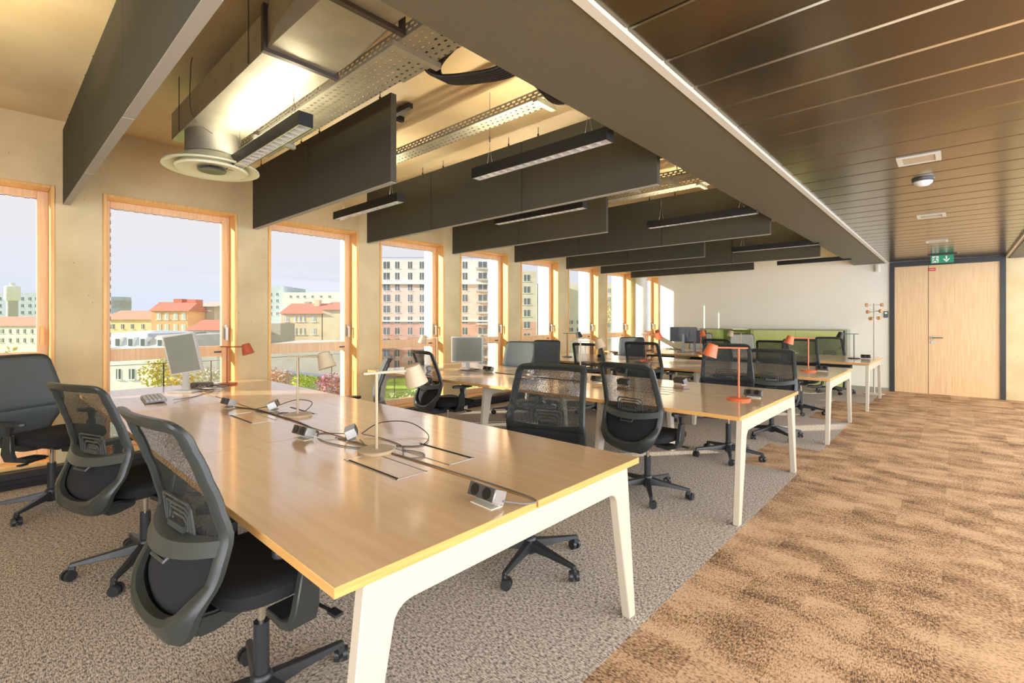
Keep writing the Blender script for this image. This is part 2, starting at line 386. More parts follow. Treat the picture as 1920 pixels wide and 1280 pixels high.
for y0, lb in ((4.52, 'rectangular air grille nearest the camera in the bronze ceiling'), (7.05, 'rectangular air grille farther along the bronze ceiling'), (9.35, 'small air grille in the bronze ceiling close to the exit sign')):
    t = thing('ceiling_vent', lb, 'vent', (-.19, y0, 2.545), 0, 'air grilles in the bronze ceiling')
    m = MB(); m.box(-.12, .12, -.11, -.09, -.012, 0); m.box(-.12, .12, .09, .11, -.012, 0); m.box(-.12, -.09, -.09, .09, -.012, 0); m.box(.09, .12, -.09, .09, -.012, 0)
    m.build('frame', 'knob' if False else 'trimwhite', t)
    m = MB()
    for k in range(9): m.box(-.09, .09, -.084+.019*k, -.074+.019*k, -.009, -.001)
    m.build('grille', 'lamp_sand', t)
# exit sign
t = thing('exit_sign', 'green emergency exit sign with running figure and down arrow, hung over the door', 'sign', (-.16, 11.2, 2.543))
MB().box(-.19, .19, -.018, .018, -.02, 0).build('mounting_rail', 'darkmetal', t)
p = MB().box(-.15, .15, -.004, .004, -.155, -.02).build('sign_panel', 'signgreen', t)
m = MB(); m.box(-.13, -.045, -.006, -.004, -.145, -.03); m.build('white_square', 'signwhite', p)
m = MB(); q = -.0085
m.lathe([(.0005, -.0485), (.009, -.0485), (.009, -.0475), (.0005, -.0475)], n=8) if False else None
def flat(mb, poly, y0, y1): mb.prism(poly, 'y', y0, y1)
fg = MB()
flat(fg, [(-.082+.008*math.cos(a*.785), -.046+.008*math.sin(a*.785)) for a in range(8)], -.009, -.006)
flat(fg, [(-.096, -.056), (-.076, -.056), (-.084, -.092), (-.102, -.088)], -.009, -.006)
flat(fg, [(-.102, -.088), (-.088, -.092), (-.066, -.108), (-.060, -.138), (-.070, -.138), (-.076, -.114), (-.096, -.102)], -.009, -.006)
flat(fg, [(-.102, -.088), (-.090, -.098), (-.104, -.122), (-.126, -.126), (-.126, -.116), (-.110, -.112)], -.009, -.006)
flat(fg, [(-.096, -.056), (-.118, -.062), (-.124, -.082), (-.117, -.083), (-.112, -.069), (-.098, -.066)], -.009, -.006)
flat(fg, [(-.078, -.056), (-.062, -.078), (-.052, -.070), (-.055, -.063), (-.064, -.066)], -.009, -.006)
fg.build('running_figure', 'signgreen', p)
ar = MB()
flat(ar, [(.045, -.035), (.065, -.035), (.065, -.098), (.045, -.098)], -.0065, -.004)
flat(ar, [(.010, -.088), (.055, -.142), (.100, -.088), (.086, -.078), (.055, -.112), (.024, -.078)], -.0065, -.004)
ar.build('down_arrow', 'signwhite', p)

# round column between the last windows
struct(MB().lathe([(.13, 0), (.13, ZC)], (-5.55, 10.66, 0), 32).build('wall_column', 'plaster', smooth=True))

# ------------------------------------------------------------------ ceiling services
def baffle(y, n, xl, label):
    t = thing('acoustic_baffle', label, 'baffle', (xl, y, 2.40), 0, 'felt baffles hung across the room')
    x = 0
    for k in range(n):
        m = MB(); m.box(x+.004, x+1.34, -.025, .025, 0, .65); m.build('panel', 'baffle', t, bevel=.002, seg=1)
        m = MB(); m.box(x+.006, x+1.338, -.024, .024, -.004, 0); m.build('bottom_edge', 'felt_edge', t)
        for hx in (x+.18, x+1.16):
            m = MB(); m.cyl((hx, 0, .65), (hx, 0, ZC-2.40), .0035, n=6); m.cyl((hx, 0, .65), (hx, 0, .68), .009, n=8); m.build('hanger', 'black', t)
        x += 1.345
    return t
BA = [(.49, 3, -5.74, 'charcoal felt baffle nearest the camera, running over the front desk'),
      (2.03, 2, -5.72, 'short charcoal felt baffle with its free end above the front desk'),
      (3.40, 3, -5.66, 'long charcoal felt baffle behind the bright pendant light, reaching the beam'),
      (4.82, 2, -5.62, 'short charcoal felt baffle, third from the camera of the ones ending short'),
      (6.22, 3, -5.62, 'long charcoal felt baffle over the third desk row, reaching the beam'),
      (7.70, 2, -5.60, 'short charcoal felt baffle over the far edge of the third desk'),
      (8.95, 3, -5.60, 'long charcoal felt baffle farthest along, reaching the beam'),
      (10.3, 2, -5.62, 'short charcoal felt baffle closest to the white end wall')]
BA[3] = (4.82, 2, -5.62, 'short charcoal felt baffle between the long ones over the second and third desks')
for b in BA: baffle(*b)
def luminaire(x, y, label, first=[None]):
    if first[0] is not None: return dup(first[0], (x, y, 2.50), 0, label)
    t = thing('pendant_luminaire', label, 'light fixture', (x, y, 2.50), 0, 'black linear pendant lights')
    m = MB(); m.box(0, 1.22, -.0425, -.038, 0, .08); m.box(0, 1.22, .038, .0425, 0, .08); m.box(0, .006, -.038, .038, 0, .08); m.box(1.214, 1.22, -.038, .038, 0, .08); m.box(.006, 1.214, -.038, .038, .056, .060)
    m.build('housing', 'black', t)
    m = MB(); m.box(.006, 1.214, -.038, -.030, .001, .05); m.box(.006, 1.214, .030, .038, .001, .05)
    for k in range(17): m.box(.01+k*.0745, .018+k*.0745, -.030, .030, .002, .046)
    m.build('louvre', 'reflector', t)
    MB().box(.02, 1.2, -.012, .012, .05, .055).build('lamp_strip', 'tube', t)
    MB().box(.02, 1.2, -.02, .02, .061, .064).build('added_uplight_strip', 'added_uplight', t)  # added glowing strip aimed up at the ceiling
    for hx in (.16, 1.06):
        m = MB(); m.cyl((hx-.03, 0, .08), (hx, 0, .22), .0015, n=5); m.cyl((hx+.03, 0, .08), (hx, 0, .22), .0015, n=5); m.cyl((hx, 0, .22), (hx, 0, ZC-2.5), .0018, n=5); m.cyl((hx, 0, .26), (hx, 0, .30), .006, n=6)
        m.build('suspension_wire', 'galvdark', t)
    first[0] = t; return t
for x, y, lb in [(-3.97, 1.25, 'black linear pendant light overlapping the round air diffuser'),
                 (-5.05, 2.64, 'short-looking black linear pendant light hung before the second pier of windows'),
                 (-2.80, 2.63, 'black linear pendant light with the clearest row of louvre cells, beside the beam'),
                 (-3.92, 4.02, 'black linear pendant light seen just under a long baffle, louvre bright'),
                 (-2.73, 5.43, 'black linear pendant light beside the beam over the third row'),
                 (-2.68, 8.25, 'black linear pendant light beside the beam over the fourth row'),
                 (-2.62, 10.75, 'black linear pendant light in front of the white end wall')]:
    luminaire(x, y, lb)
luminaire(-3.97, -.15, 'added unseen pendant light brightening the ceiling behind the nearest felt baffle, window side')  # two pendants added out of view to brighten the ceiling
luminaire(-2.70, -1.5, 'added unseen pendant light brightening the ceiling behind the nearest felt baffle, beam side')
# perforated cable trays
def tray(x0, x1, y0, y1, z, label, lipfar=True):
    t = thing('cable_tray', label, 'cable tray', (0, 0, 0), 0, 'perforated cable trays under the slab')
    m = MB(); n = int((x1-x0)/.05); rows = max(2, int((y1-y0)/.035)); ry = (y1-y0)/rows
    for r in range(rows):
        a = y0+r*ry
        m.box(x0, x1, a, a+ry*.70, z, z+.002)
        for k in range(n): 
            q = x0+k*.05+(.025 if r % 2 else 0); m.box(q, min(q+.030, x1), a+ry*.70, a+ry, z, z+.002)
    m.build('perforated_base', 'galv', t)
    for yy in (y0, y1):
        m = MB(); m.box(x0, x1, yy-.001, yy+.001, z, z+.016); m.box(x0, x1, yy-.001, yy+.001, z+.026, z+.036); m.box(x0, x1, yy-.001, yy+.001, z+.048, z+.06)
        for k in range(n):
            q = x0+k*.05; m.box(q, q+.02, yy-.001, yy+.001, z+.016, z+.026); m.box(q+.02, q+.04, yy-.001, yy+.001, z+.036, z+.048)
        m.build('side_lip', 'galv', t)
    for xx in (x0+.45, x1-.5):
        m = MB(); m.box(xx-.02, xx+.02, y0-.03, y1+.03, z-.03, z-.001); m.cyl((xx, y1+.02, z-.02), (xx, y1+.02, ZC-.002), .005, n=6); m.build('bracket', 'galv', t)
    return t
tray(-4.25, -1.53, 1.37, 1.61, 2.75, 'wide perforated steel cable tray crossing in front of the air duct')
tray(-5.3, -1.53, 2.47, 2.61, 2.85, 'narrow perforated cable tray running behind the short baffle towards the windows')
tray(-2.9, -1.53, 4.42, 4.62, 2.75, 'perforated cable tray seen past the end of the long baffle, below black cables')
tray(-5.2, -1.53, 5.20, 5.36, 2.87, 'narrow perforated cable tray high above the third pendant beside the beam')
tray(-3.2, -1.53, 7.3, 7.5, 2.78, 'perforated cable tray showing in the gap over the fourth row')
# conduit on slab
tag(MB().cyl((-5.6, 3.05, ZC-.02), (-1.53, 3.05, ZC-.02), .012, n=8).build('conduit', 'galv', smooth=True), 'thin steel conduit fixed to the slab just before the long baffle', 'conduit')
# cable bundles
def loops(pts_list, name, label, y):
    t = thing(name, label, 'cables', (0, 0, 0))
    for pts, r in pts_list:
        MB().tube(crom(pts, 8), r, 8).build('cable', 'cable_b', t, smooth=True)
    return t
cl = []
for k in range(6):
    q = .022*k
    cl.append(([(-1.60, 1.55+q, 2.90), (-1.90, 1.58+q, 2.86-.008*(k % 2)), (-2.16, 1.64+q, 2.83), (-2.20, 1.74+q, 2.79), (-2.02, 1.84+q, 2.77), (-1.80, 1.92+q, 2.78), (-1.50, 2.0+q, 2.9)], .012))
for k in range(3):
    q = .05*k
    cl.append(([(-1.45, 1.86+q, 2.95), (-1.70, 2.0+q, 2.78-q*.3), (-1.75, 2.2+q, 2.72-q*.3), (-1.6, 2.42+q, 2.76), (-1.45, 2.5+q, 2.9)], .02))
loops(cl, 'cable_bundle', 'loose black cables sagging out from behind the beam near the camera', 0)
cl = []
for k in range(6):
    q = .03*k
    cl.append(([(-2.3, 4.05+q, 2.92), (-2.0, 4.02+q, 2.88), (-1.75, 4.05+q, 2.86), (-1.5, 4.1+q, 2.95)], .013))
loops(cl, 'cable_bundle', 'black cables lying over the tray past the end of the long baffle', 0)
m = MB(); m.box(-2.42, -2.14, 1.66, 1.69, 2.80, 2.82); m.box(-2.42, -2.14, 1.63, 1.66, 2.80, 2.86)
tag(m.build('mounting_channel', 'galv'), 'short white slotted channel sticking out beside the wide tray', 'bracket')
m = MB(); m.box(-3.5, -3.46, 2.3, 2.42, 3.08, 3.12); m.box(-3.5, -3.2, 2.28, 2.32, 3.08, 3.12); m.cyl((-3.35, 2.3, 3.12), (-3.35, 2.3, ZC), .006)
tag(m.build('ceiling_bracket', 'black'), 'small black bracket fixed to the slab above the narrow tray', 'bracket')

# air duct and diffuser
t = thing('air_duct', 'galvanised rectangular air duct with dark flange, hung from the slab', 'duct', (-4.37, 1.14, 2.75))
m = MB(); m.box(0, 1.80, -.18, .18, 0, .20); m.build('straight_section', 'galv', t)
m = MB()
def rr(x, w0, z0, z1, b): return [(x, -w0, z0+b), (x, -w0+b, z0), (x, w0-b, z0), (x, w0, z0+b), (x, w0, z1), (x, -w0, z1)]
m.rings([rr(1.83, .18, 0, .2, .004), rr(2.0, .205, .0, .24, .03), rr(2.40, .215, .02, .30, .06)]); m.build('transition_section', 'galv', t)
m = MB(); m.rings([rr(2.43, .215, .02, .30, .06), rr(2.86, .215, .02, .30, .06)]); m.build('end_section', 'galv', t)
for x0, ww, z0, z1 in ((1.80, .20, -.02, .22), (2.40, .225, 0, .315)):
    m = MB(); m.box(x0, x0+.03, -ww, ww, z0, z0+.02); m.box(x0, x0+.03, -ww, ww, z1-.02, z1); m.box(x0, x0+.03, -ww, -ww+.02, z0+.02, z1-.02); m.box(x0, x0+.03, ww-.02, ww, z0+.02, z1-.02); m.build('flange', 'galvdark', t)
for x0 in (.25, 1.6):
    [MB().cyl((x0, q, .39), (x0, q, -.005), .003, n=6).build('hanger_wire', 'galvdark', t) for q in (-.19, .19)]
m = MB(); m.tube(crom([(.62, -.2, .39), (.62, -.21, .30), (.58, -.19, .02), (.45, .0, -.05), (.30, .16, -.13)], 5), .003, 6); m.build('restraint_wire', 'galvdark', t)
n = MB(); n.lathe([(.17, -.15), (.17, 0)], (.32, 0, 0), 36); n.build('round_neck', 'galv', t, smooth=True)
dz = thing('air_diffuser', 'large round cream ceiling air diffuser below the duct', 'diffuser', (-4.05, 1.14, 2.50))
m = MB(); m.lathe([(.16, .10), (.18, .09), (.26, .03), (.31, .012), (.312, 0), (.295, -.002), (.25, .022), (.20, .055), (.16, .08)], n=48); m.build('outer_ring', 'cream', dz, smooth=True)
m = MB(); m.lathe([(.19, .045), (.235, .0), (.225, -.012), (.15, .0), (.085, .012), (.05, .045)], n=40); m.build('middle_cone', 'cream', dz, smooth=True)
m = MB(); m.lathe([(.06, .012), (.095, -.004), (.088, -.014), (.0001, -.006)], n=32, cap=False); m.build('centre_disc', 'alu_dark', dz, smooth=True)
m = MB(); m.cyl((0, -.18, .05), (0, .18, .05), .006, n=6); m.cyl((-.18, 0, .05), (.18, 0, .05), .006, n=6); m.build('support_bar', 'galvdark', dz)

# ------------------------------------------------------------------ desks
TZ = .74
def rounded_frame(y0, y1):
    # end frame polygon in YZ: two splayed legs joined by a deep rail
    yo0, yo1 = y0+.012, y1-.012; ti = .075; fw = .055; lw = .10; zb = TZ-.03-.095; r = .06
    p = [(yo0+ti, TZ-.03), (yo0, 0), (yo0+fw, 0)]
    a = (yo0+ti+lw, zb)
    for k in range(5): 
        q = k/4; p.append((yo0+ti+lw-.012+(r)*(1-math.cos(q*math.pi/2)), zb-r*(1-math.sin(q*math.pi/2))))
    for k in range(5):
        q = 1-k/4; p.append((yo1-ti-lw+.012-(r)*(1-math.cos(q*math.pi/2)), zb-r*(1-math.sin(q*math.pi/2))))
    p += [(yo1-fw, 0), (yo1, 0), (yo1-ti, TZ-.03)]
    return p
def desk(xr, y0, ym, y1, xs, label, flaps, mids=None, inset=.03):
    t = thing('bench_desk', label, 'desk', (0, 0, 0), 0, 'bench desks set in rows')
    for ya, yb in ((y0, ym-.006), (ym+.006, y1)):
        for a, b in zip(xs[:-1], xs[1:]):
            m = MB(); m.box(a+.0012, b-.0012, ya, yb, TZ-.028, TZ)
            m.cur = 0
            o = m.build('desktop', ['beech', 'beech_edge'], t, bevel=.0015, seg=1)
            for p in o.data.polygons:
                if abs(p.normal.z) < .8: p.material_index = 1
    for k, x in enumerate((xs[-1], *(mids or xs[1:-1][::-1]), xs[0])):
        fx = x-.055 if k == 0 else (x+.14 if k == len(xs)-1 else x-.025)
        ins = 0 if k in (0, len(xs)-1) else inset
        m = MB(); m.prism(rounded_frame(y0+ins, y1-ins), 'x', fx, fx+.042)
        m.build('end_frame' if k in (0, len(xs)-1) else 'middle_frame', 'white', t, bevel=.004, seg=1)
    for yy in (y0+.16, y1-.20):
        m = MB(); m.box(xs[0]+.19, xs[-1]-.06, yy, yy+.04, TZ-.050, TZ-.028); m.build('rail', 'white', t)
    m = MB(); m.box(xs[0]+.3, xs[-1]-.35, ym-.11, ym+.11, TZ-.13, TZ-.125); m.box(xs[0]+.3, xs[-1]-.35, ym-.11, ym-.105, TZ-.125, TZ-.07); m.box(xs[0]+.3, xs[-1]-.35, ym+.105, ym+.11, TZ-.125, TZ-.07)
    m.build('wire_basket', 'black', t)
    for x, y in flaps:
        w_, h_ = .21, .078
        m = MB(); m.box(x-w_, x+w_, y-h_, y-h_+.006, TZ, TZ+.0016); m.box(x-w_, x+w_, y+h_-.006, y+h_, TZ, TZ+.0016); m.box(x-w_, x-w_+.006, y-h_, y+h_, TZ, TZ+.0016); m.box(x+w_-.006, x+w_, y-h_, y+h_, TZ, TZ+.0016)
        o = m.build('cable_flap', 'alu', t)
        s = -1 if y < ym else 1
        m = MB(); m.box(x-w_+.02, x+w_-.012, y+s*h_*.84-.007, y+s*h_*.84+.007, TZ+.0002, TZ+.0012); m.build('brush_slot', 'gap', o)
    return t
D1 = desk(-1.095, .567, 1.333, 2.084, (-5.74, -4.245, -2.66, -1.095), 'front bench desk with the beech top filling the foreground', [(-1.87, 1.20), (-1.87, 1.475), (-3.45, 1.20), (-3.45, 1.475)], inset=.32)
D2 = desk(-1.055, 3.41, 4.255, 5.04, (-5.70, -4.15, -2.60, -1.055), 'second bench desk from the camera, orange lamp near its aisle end', [(-2.05, 4.10), (-2.05, 4.40), (-3.5, 4.10), (-3.5, 4.40)], mids=(-2.22, -3.62))
D3 = desk(-1.02, 6.344, 7.18, 8.0, (-5.66, -4.12, -2.57, -1.02), 'third bench desk, orange lamp and socket box at its aisle end', [(-1.9, 7.03), (-3.4, 7.03), (-3.4, 7.33)])
D4 = desk(-.955, 9.083, 9.98, 10.87, (-5.6, -4.05, -2.5, -.955), 'farthest bench desk, black lamp at its aisle end', [(-1.8, 9.83)])

# ------------------------------------------------------------------ chairs
def yb(h):
    P = [(.38, -.26), (.44, -.30), (.52, -.305), (.62, -.265), (.72, -.238), (.82, -.262), (.92, -.295), (1.0, -.325), (1.08, -.365)]
    for (a, ya), (b, y_) in zip(P[:-1], P[1:]):
        if h <= b:
            t_ = max(0, (h-a)/(b-a)); t_ = t_*t_*(3-2*t_)*.5+t_*.5; return ya+(y_-ya)*t_
    return P[-1][1]
def bp(s, h, off=0): return Vector((s, yb(h)+.55*s*s+off, h))
OUT = [(0, 1.068), (.12, 1.068), (.205, 1.062), (.236, 1.03), (.244, .95), (.253, .82), (.262, .70), (.262, .62), (.245, .54), (.205, .455), (.13, .405), (0, .388)]
OUT = OUT + [(-s, h) for s, h in OUT[-2:0:-1]]
def make_chair(name, label, fabric, dz=0.0):
    t = thing(name, label, 'office chair', (0, 0, 0), 0, 'swivel chairs at the desks')
    # star base
    m = MB(); m.lathe([(.032, .055), (.038, .075), (.038, .135), (.030, .15)], n=16)
    for k in range(5):
        a = 2*math.pi*k/5+.31; c, s = math.cos(a), math.sin(a)
        def ring(r, w_, z0, z1): return [(c*r-s*w_, s*r+c*w_, z0), (c*r+s*w_, s*r-c*w_, z0), (c*r+s*w_*.7, s*r-c*w_*.7, z1), (c*r-s*w_*.7, s*r+c*w_*.7, z1)]
        m.rings([ring(.025, .026, .075, .132), ring(.15, .022, .078, .112), ring(.325, .015, .070, .088)])
        m.rings([ring(.300, .014, .040, .074), ring(.330, .014, .040, .074)])
    m.build('star_base', 'base_plastic', t, bevel=.003, seg=1)
    for k in range(5):
        a = 2*math.pi*k/5+.31; tw = a+random.uniform(-.9, .9); px, py = .318*math.cos(a), .318*math.sin(a); d = Vector((math.cos(tw), math.sin(tw), 0))
        cen = Vector((px, py, .029))-Vector((d.y, -d.x, 0))*.012
        m = MB()
        for sgn in (-1, 1):
            c0 = cen+d*(.008*sgn); c1 = cen+d*(.026*sgn); m.cyl(c0, c1, .029, .027, 14)
        m.cyl(cen-d*.008, cen+d*.008, .012, n=8); m.cyl((px, py, .045), (px, py, .028), .008, n=8)
        m.build('caster', 'base_plastic', t, smooth=True)
    m = MB(); m.lathe([(.026, .14), (.026, .30+dz*.6), (.020, .30+dz*.6)], n=14); m.build('column_cover', 'base_plastic', t, smooth=True)
    m = MB(); m.cyl((0, 0, .28), (0, 0, .41+dz), .0135, n=12); m.build('gas_spring', 'chrome', t, smooth=True)
    T = Matrix.Translation((0, 0, dz)); TA = Matrix.Translation((0, 0, min(dz, 0)))
    def MBz(): q = MB(); q.T = T; return q   # T is read when called
    m = MBz(); m.rings([[(-.06, -.14, .40), (.06, -.14, .40), (.06, .12, .385), (-.06, .12, .385)], [(-.10, -.16, .42), (.10, -.16, .42), (.11, .14, .42), (-.11, .14, .42)], [(-.17, -.13, .445), (.17, -.13, .445), (.17, .17, .445), (-.17, .17, .445)]])
    m.build('tilt_mechanism', 'base_plastic', t, bevel=.008, seg=2)
    # seat cushion
    def seatring(z, ins):
        pts = []
        for k in range(36):
            a = 2*math.pi*k/36; ca, sa = math.cos(a), math.sin(a)
            x = (abs(ca)**.45)*(1 if ca >= 0 else -1)*(.245-ins); y_ = (abs(sa)**.5)*(1 if sa >= 0 else -1)*(.235-ins)+.035
            drop = -.03*max(0, (y_-.15)/.12)**2
            pts.append((x, y_, z+drop+.05*(x*x)/.06*.25))
        return pts
    m = MBz(); m.rings([seatring(.446, .04), seatring(.448, .012), seatring(.465, .0), seatring(.492, .004), seatring(.507, .022), seatring(.512, .06), seatring(.506, .14)])
    m.build('seat', 'seat', t, smooth=True)
    # back frame
    base = [Vector((s, h)) for s, h in OUT]; sm = crom([(s, h, 0) for s, h in OUT], 4, True)
    m = MBz(); rings = []; n_ = len(sm)
    for i in range(n_):
        s, h = sm[i].x, sm[i].y; tg = (sm[(i+1) % n_]-sm[i-1]).normalized(); inn = Vector((tg.y, -tg.x))
        if inn.dot(Vector((-s, .75-h))) < 0: inn = -inn
        low = max(0, min(1, (.58-h)/.14)); top = max(0, min(1, (h-1.0)/.05))
        wd = .040+.045*low; dp = .028+.02*low
        ring = []
        for (u, v) in ((0, .25), (0, .75), (.2, 1), (.8, 1), (1, .75), (1, .25), (.8, 0), (.2, 0)):
            ring.append(bp(s+inn.x*wd*u, h+inn.y*wd*u, -dp*v+ (-.03*low*(1-u)*0)+.004))
        rings.append(ring)
    rings.append(rings[0]); m.rings(rings, cap=False); m.build('back_frame', 'chair_plastic', t, smooth=True)
    # cross bar
    m = MBz(); rings = []
    for k in range(15):
        s = -.240+.480*k/14; e = abs(s)/.240; h = .668+.026*e*e
        rings.append([bp(s, h-.024, -.004), bp(s, h-.024, -.028-.03*(1-e*e)), bp(s, h+.018, -.024-.03*(1-e*e)), bp(s, h+.024, -.004)])
    m.rings(rings); m.build('cross_bar', 'chair_light', t, smooth=True)
    # mesh sheet
    m = MBz(); ids = []
    hs = [.665+.385*i/12 for i in range(13)]; hl = [.41+.255*i/8 for i in range(9)]
    def half(h):
        for (a, ha), (b, hb_) in zip(OUT[:11], OUT[1:12]):
            if hb_ <= h <= ha: return a+(b-a)*((ha-h)/(ha-hb_+1e-9))
        return .1
    for h in hs:
        hw = half(h)-.010; ids.append([m.pt(bp(-hw+2*hw*k/12, h, .006)) for k in range(13)])
    for a, b in zip(ids[:-1], ids[1:]):
        for k in range(12): m.face((a[k], a[k+1], b[k+1], b[k]))
    m2 = MBz(); ids = []
    for h in hl:
        hw = half(h)-.010; ids.append([m2.pt(bp(-hw+2*hw*k/12, h, .006)) for k in range(13)])
    for a, b in zip(ids[:-1], ids[1:]):
        for k in range(12): m2.face((a[k], a[k+1], b[k+1], b[k]))
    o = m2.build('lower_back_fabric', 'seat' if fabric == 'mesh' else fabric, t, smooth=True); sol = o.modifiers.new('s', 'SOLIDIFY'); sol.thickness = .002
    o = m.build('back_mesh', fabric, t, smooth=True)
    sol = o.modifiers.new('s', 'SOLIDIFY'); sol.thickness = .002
    # lumbar bands
    m = MBz()
    for k in range(4):
        a = .052+.018*k; z1 = .735+.019*k
        pts = [(-a, .70), (-a, z1-.015), (-a+.015, z1), (a-.015, z1), (a, z1-.015), (a, .70)]
        m.tube([bp(s, h, -.012) for s, h in pts], .0048, 6)
    m.box(-.06, .06, yb(.70)-.022, yb(.70)-.008, .695, .715); m.build('lumbar_support', 'chair_light', t, smooth=True)
    m = MBz(); m.tube([bp(-.05, .64, -.03), bp(-.05, .625, -.045), bp(.05, .625, -.045), bp(.05, .64, -.03)], .006, 6); m.build('lumbar_handle', 'chair_light', t, smooth=True)
    # yoke linking back and mechanism
    m = MBz(); rings = []
    for (y_, z, w_, h_) in ((-.255, .44, .09, .03), (-.23, .405, .085, .035), (-.17, .395, .075, .032), (-.08, .40, .06, .025)):
        rings.append([(-w_, y_, z-h_), (w_, y_, z-h_), (w_, y_, z+h_), (-w_, y_, z+h_)])
    m.rings(rings); m.build('back_yoke', 'chair_plastic', t, bevel=.008)
    for s in (-1, 1):
        T = TA
        m = MBz(); rings = []
        for (x, y_, z, wx, wy) in ((.09, .02, .405, .014, .05), (.20, .01, .405, .016, .05), (.262, .0, .425, .020, .048), (.280, .0, .47, .016, .042), (.284, .012, .60, .014, .030)):
            if x < .21: ring = [(s*x, y_-wy, z-wx), (s*x, y_+wy, z-wx), (s*x, y_+wy, z+wx), (s*x, y_-wy, z+wx)]
            else:
                k = min(1, (z-.405)/.06)
                ring = [(s*(x+wx*k), y_-wy, z-wx*(1-k)), (s*(x+wx*k), y_+wy, z-wx*(1-k)), (s*(x-wx*k), y_+wy, z+wx*(1-k)), (s*(x-wx*k), y_-wy, z+wx*(1-k))]
            rings.append(ring)
        m.rings(rings); ar = m.build('armrest', 'chair_plastic', t, bevel=.004, seg=1)
        m = MBz(); m.rings([[(s*.292, -.004, .59), (s*.292, .03, .59), (s*.276, .03, .59), (s*.276, -.004, .59)], [(s*.296, -.008, .665), (s*.296, .04, .665), (s*.268, .04, .665), (s*.268, -.008, .665)]]); m.build('arm_post', 'base_plastic', ar)
        m = MBz(); m.rings([[(s*.28+.046*math.cos(a)*(1-.12*math.sin(a)), .02+.125*math.sin(a), z) for a in [2*math.pi*k/20 for k in range(20)]] for z in (.664, .672, .688)] ); m.build('arm_pad', 'base_plastic', ar, bevel=.004, seg=1)
    m = MBz(); m.tube([(.09, .08, .41), (.20, .10, .405), (.27, .11, .40)], .006, 6); m.box(.25, .30, .095, .125, .395, .405); m.build('height_lever', 'base_plastic', t)
    return t
protos = {}
def chair(x, y, rz, kind, dz, label):
    key = (kind, dz); lb = label
    if key not in protos:
        t = make_chair('office_chair', lb, kind, dz); t.location = (x, y, 0); t.rotation_euler = (0, 0, R(rz)); protos[key] = t; return t
    return dup(protos[key], (x, y, 0), R(rz), lb)
CH = [(-1.80, .66, 6, 'mesh', .045, 'foreground black mesh swivel chair, largest, overlapping the near edge of the front desk'),
      (-3.39, .62, 20, 'mesh', 0, 'second black mesh-back swivel chair from the camera, left of the foreground one'),
      (-4.93, .34, -55, 'lit_mesh', .06, 'grey-backed swivel chair at the far left, seen from its front beside the window'),
      (-1.80, 2.12, -164, 'mesh', .04, 'mesh swivel chair behind the front desk, its dark-framed back above the desk corner'),
      (-1.82, 3.60, -4, 'mesh', 0, 'mesh swivel chair with its rear to the camera, just past the front desk corner'),
      (-4.20, 3.52, -10, 'lightish', 0, 'swivel chair with sunlit back frame standing near the fourth window'),
      (-3.88, 2.14, 150, 'lit_mesh', 0, 'swivel chair whose narrow dark back rises behind the front desk by the concrete pier'),
      (-4.84, 5.34, -156, 'lit_mesh', 0, 'grey-backed swivel chair left of its twin behind the second desk'),
      (-4.88, 6.0, -160, 'lit_mesh', .0, 'grey-backed swivel chair right of its twin, by the sixth window'),
      (-4.55, 8.35, -152, 'lit_mesh', 0, 'small dark-backed swivel chair behind the third desk near the windows'),
      (-3.12, 6.25, 6, 'mesh', .04, 'mesh swivel chair at the third desk, rust-red lamp seen through its back'),
      (-1.70, 5.12, -158, 'mesh', .07, 'mesh swivel chair behind the second desk, orange lamp in front of its back'),
      (-1.62, 6.38, 14, 'mesh', 0, 'black mesh swivel chair at the third desk, right of the second desk orange lamp'),
      (-1.72, 8.35, -166, 'mesh', .04, 'dark mesh swivel chair behind the third desk, second orange lamp before it'),
      (-1.72, 11.08, -155, 'mesh', 0, 'mesh swivel chair before the green cupboard door, behind the farthest desk'),
      (-2.25, 9.1, 4, 'mesh', 0, 'dark mesh swivel chair at the near side of the farthest desk, mostly hidden'),
      (-3.40, 11.05, -165, 'lit_mesh_pale', .04, 'pale-backed swivel chair in front of the green niche'),
      (-4.30, 11.05, -165, 'lit_mesh_pale', .04, 'pale-backed swivel chair beside the black monitors at the far end'),
      (-3.15, 9.12, 3, 'mesh', 0, 'dark framed swivel chair at the near side of the farthest desk, top edge showing'),
      (-3.95, 6.2, 5, 'mesh', 0, 'dark swivel chair partly behind the sand lamp at the near side of the third desk')]
CH[5] = (*CH[5][:3], 'mesh', .0, CH[5][5])
for c in CH: chair(*c)

# ------------------------------------------------------------------ desk lamps
def make_lamp(mt, label, x, y, rz, hh=.40, tilt=18, stub=.07):
    t = thing('desk_lamp', label, 'lamp', (x, y, TZ), R(rz), 'slim desk lamps')
    m = MB(); m.lathe([(.088, 0), (.09, .003), (.09, .012), (.086, .016), (.0, .016)], n=40, cap=False); m.build('base', mt, t, smooth=True)
    m = MB(); m.cyl((0, 0, .014), (0, 0, hh), .0075, n=14); m.build('stem', mt, t, smooth=True)
    m = MB(); m.box(-stub, .18, -.009, .009, hh-.004, hh+.008); m.build('arm', mt, t, bevel=.003)
    m = MB(); a = R(tilt); ax = Vector((math.sin(a), 0, -math.cos(a))); c0 = Vector((.19, 0, hh+.030)); c1 = c0+ax*.105
    m.tube([c0, c0+ax*.004, c1, c1-ax*.002, c0+ax*.01], [.034, .040, .058, .053, .034], 28); m.build('lamp_shade', mt, t, smooth=True)
    return t
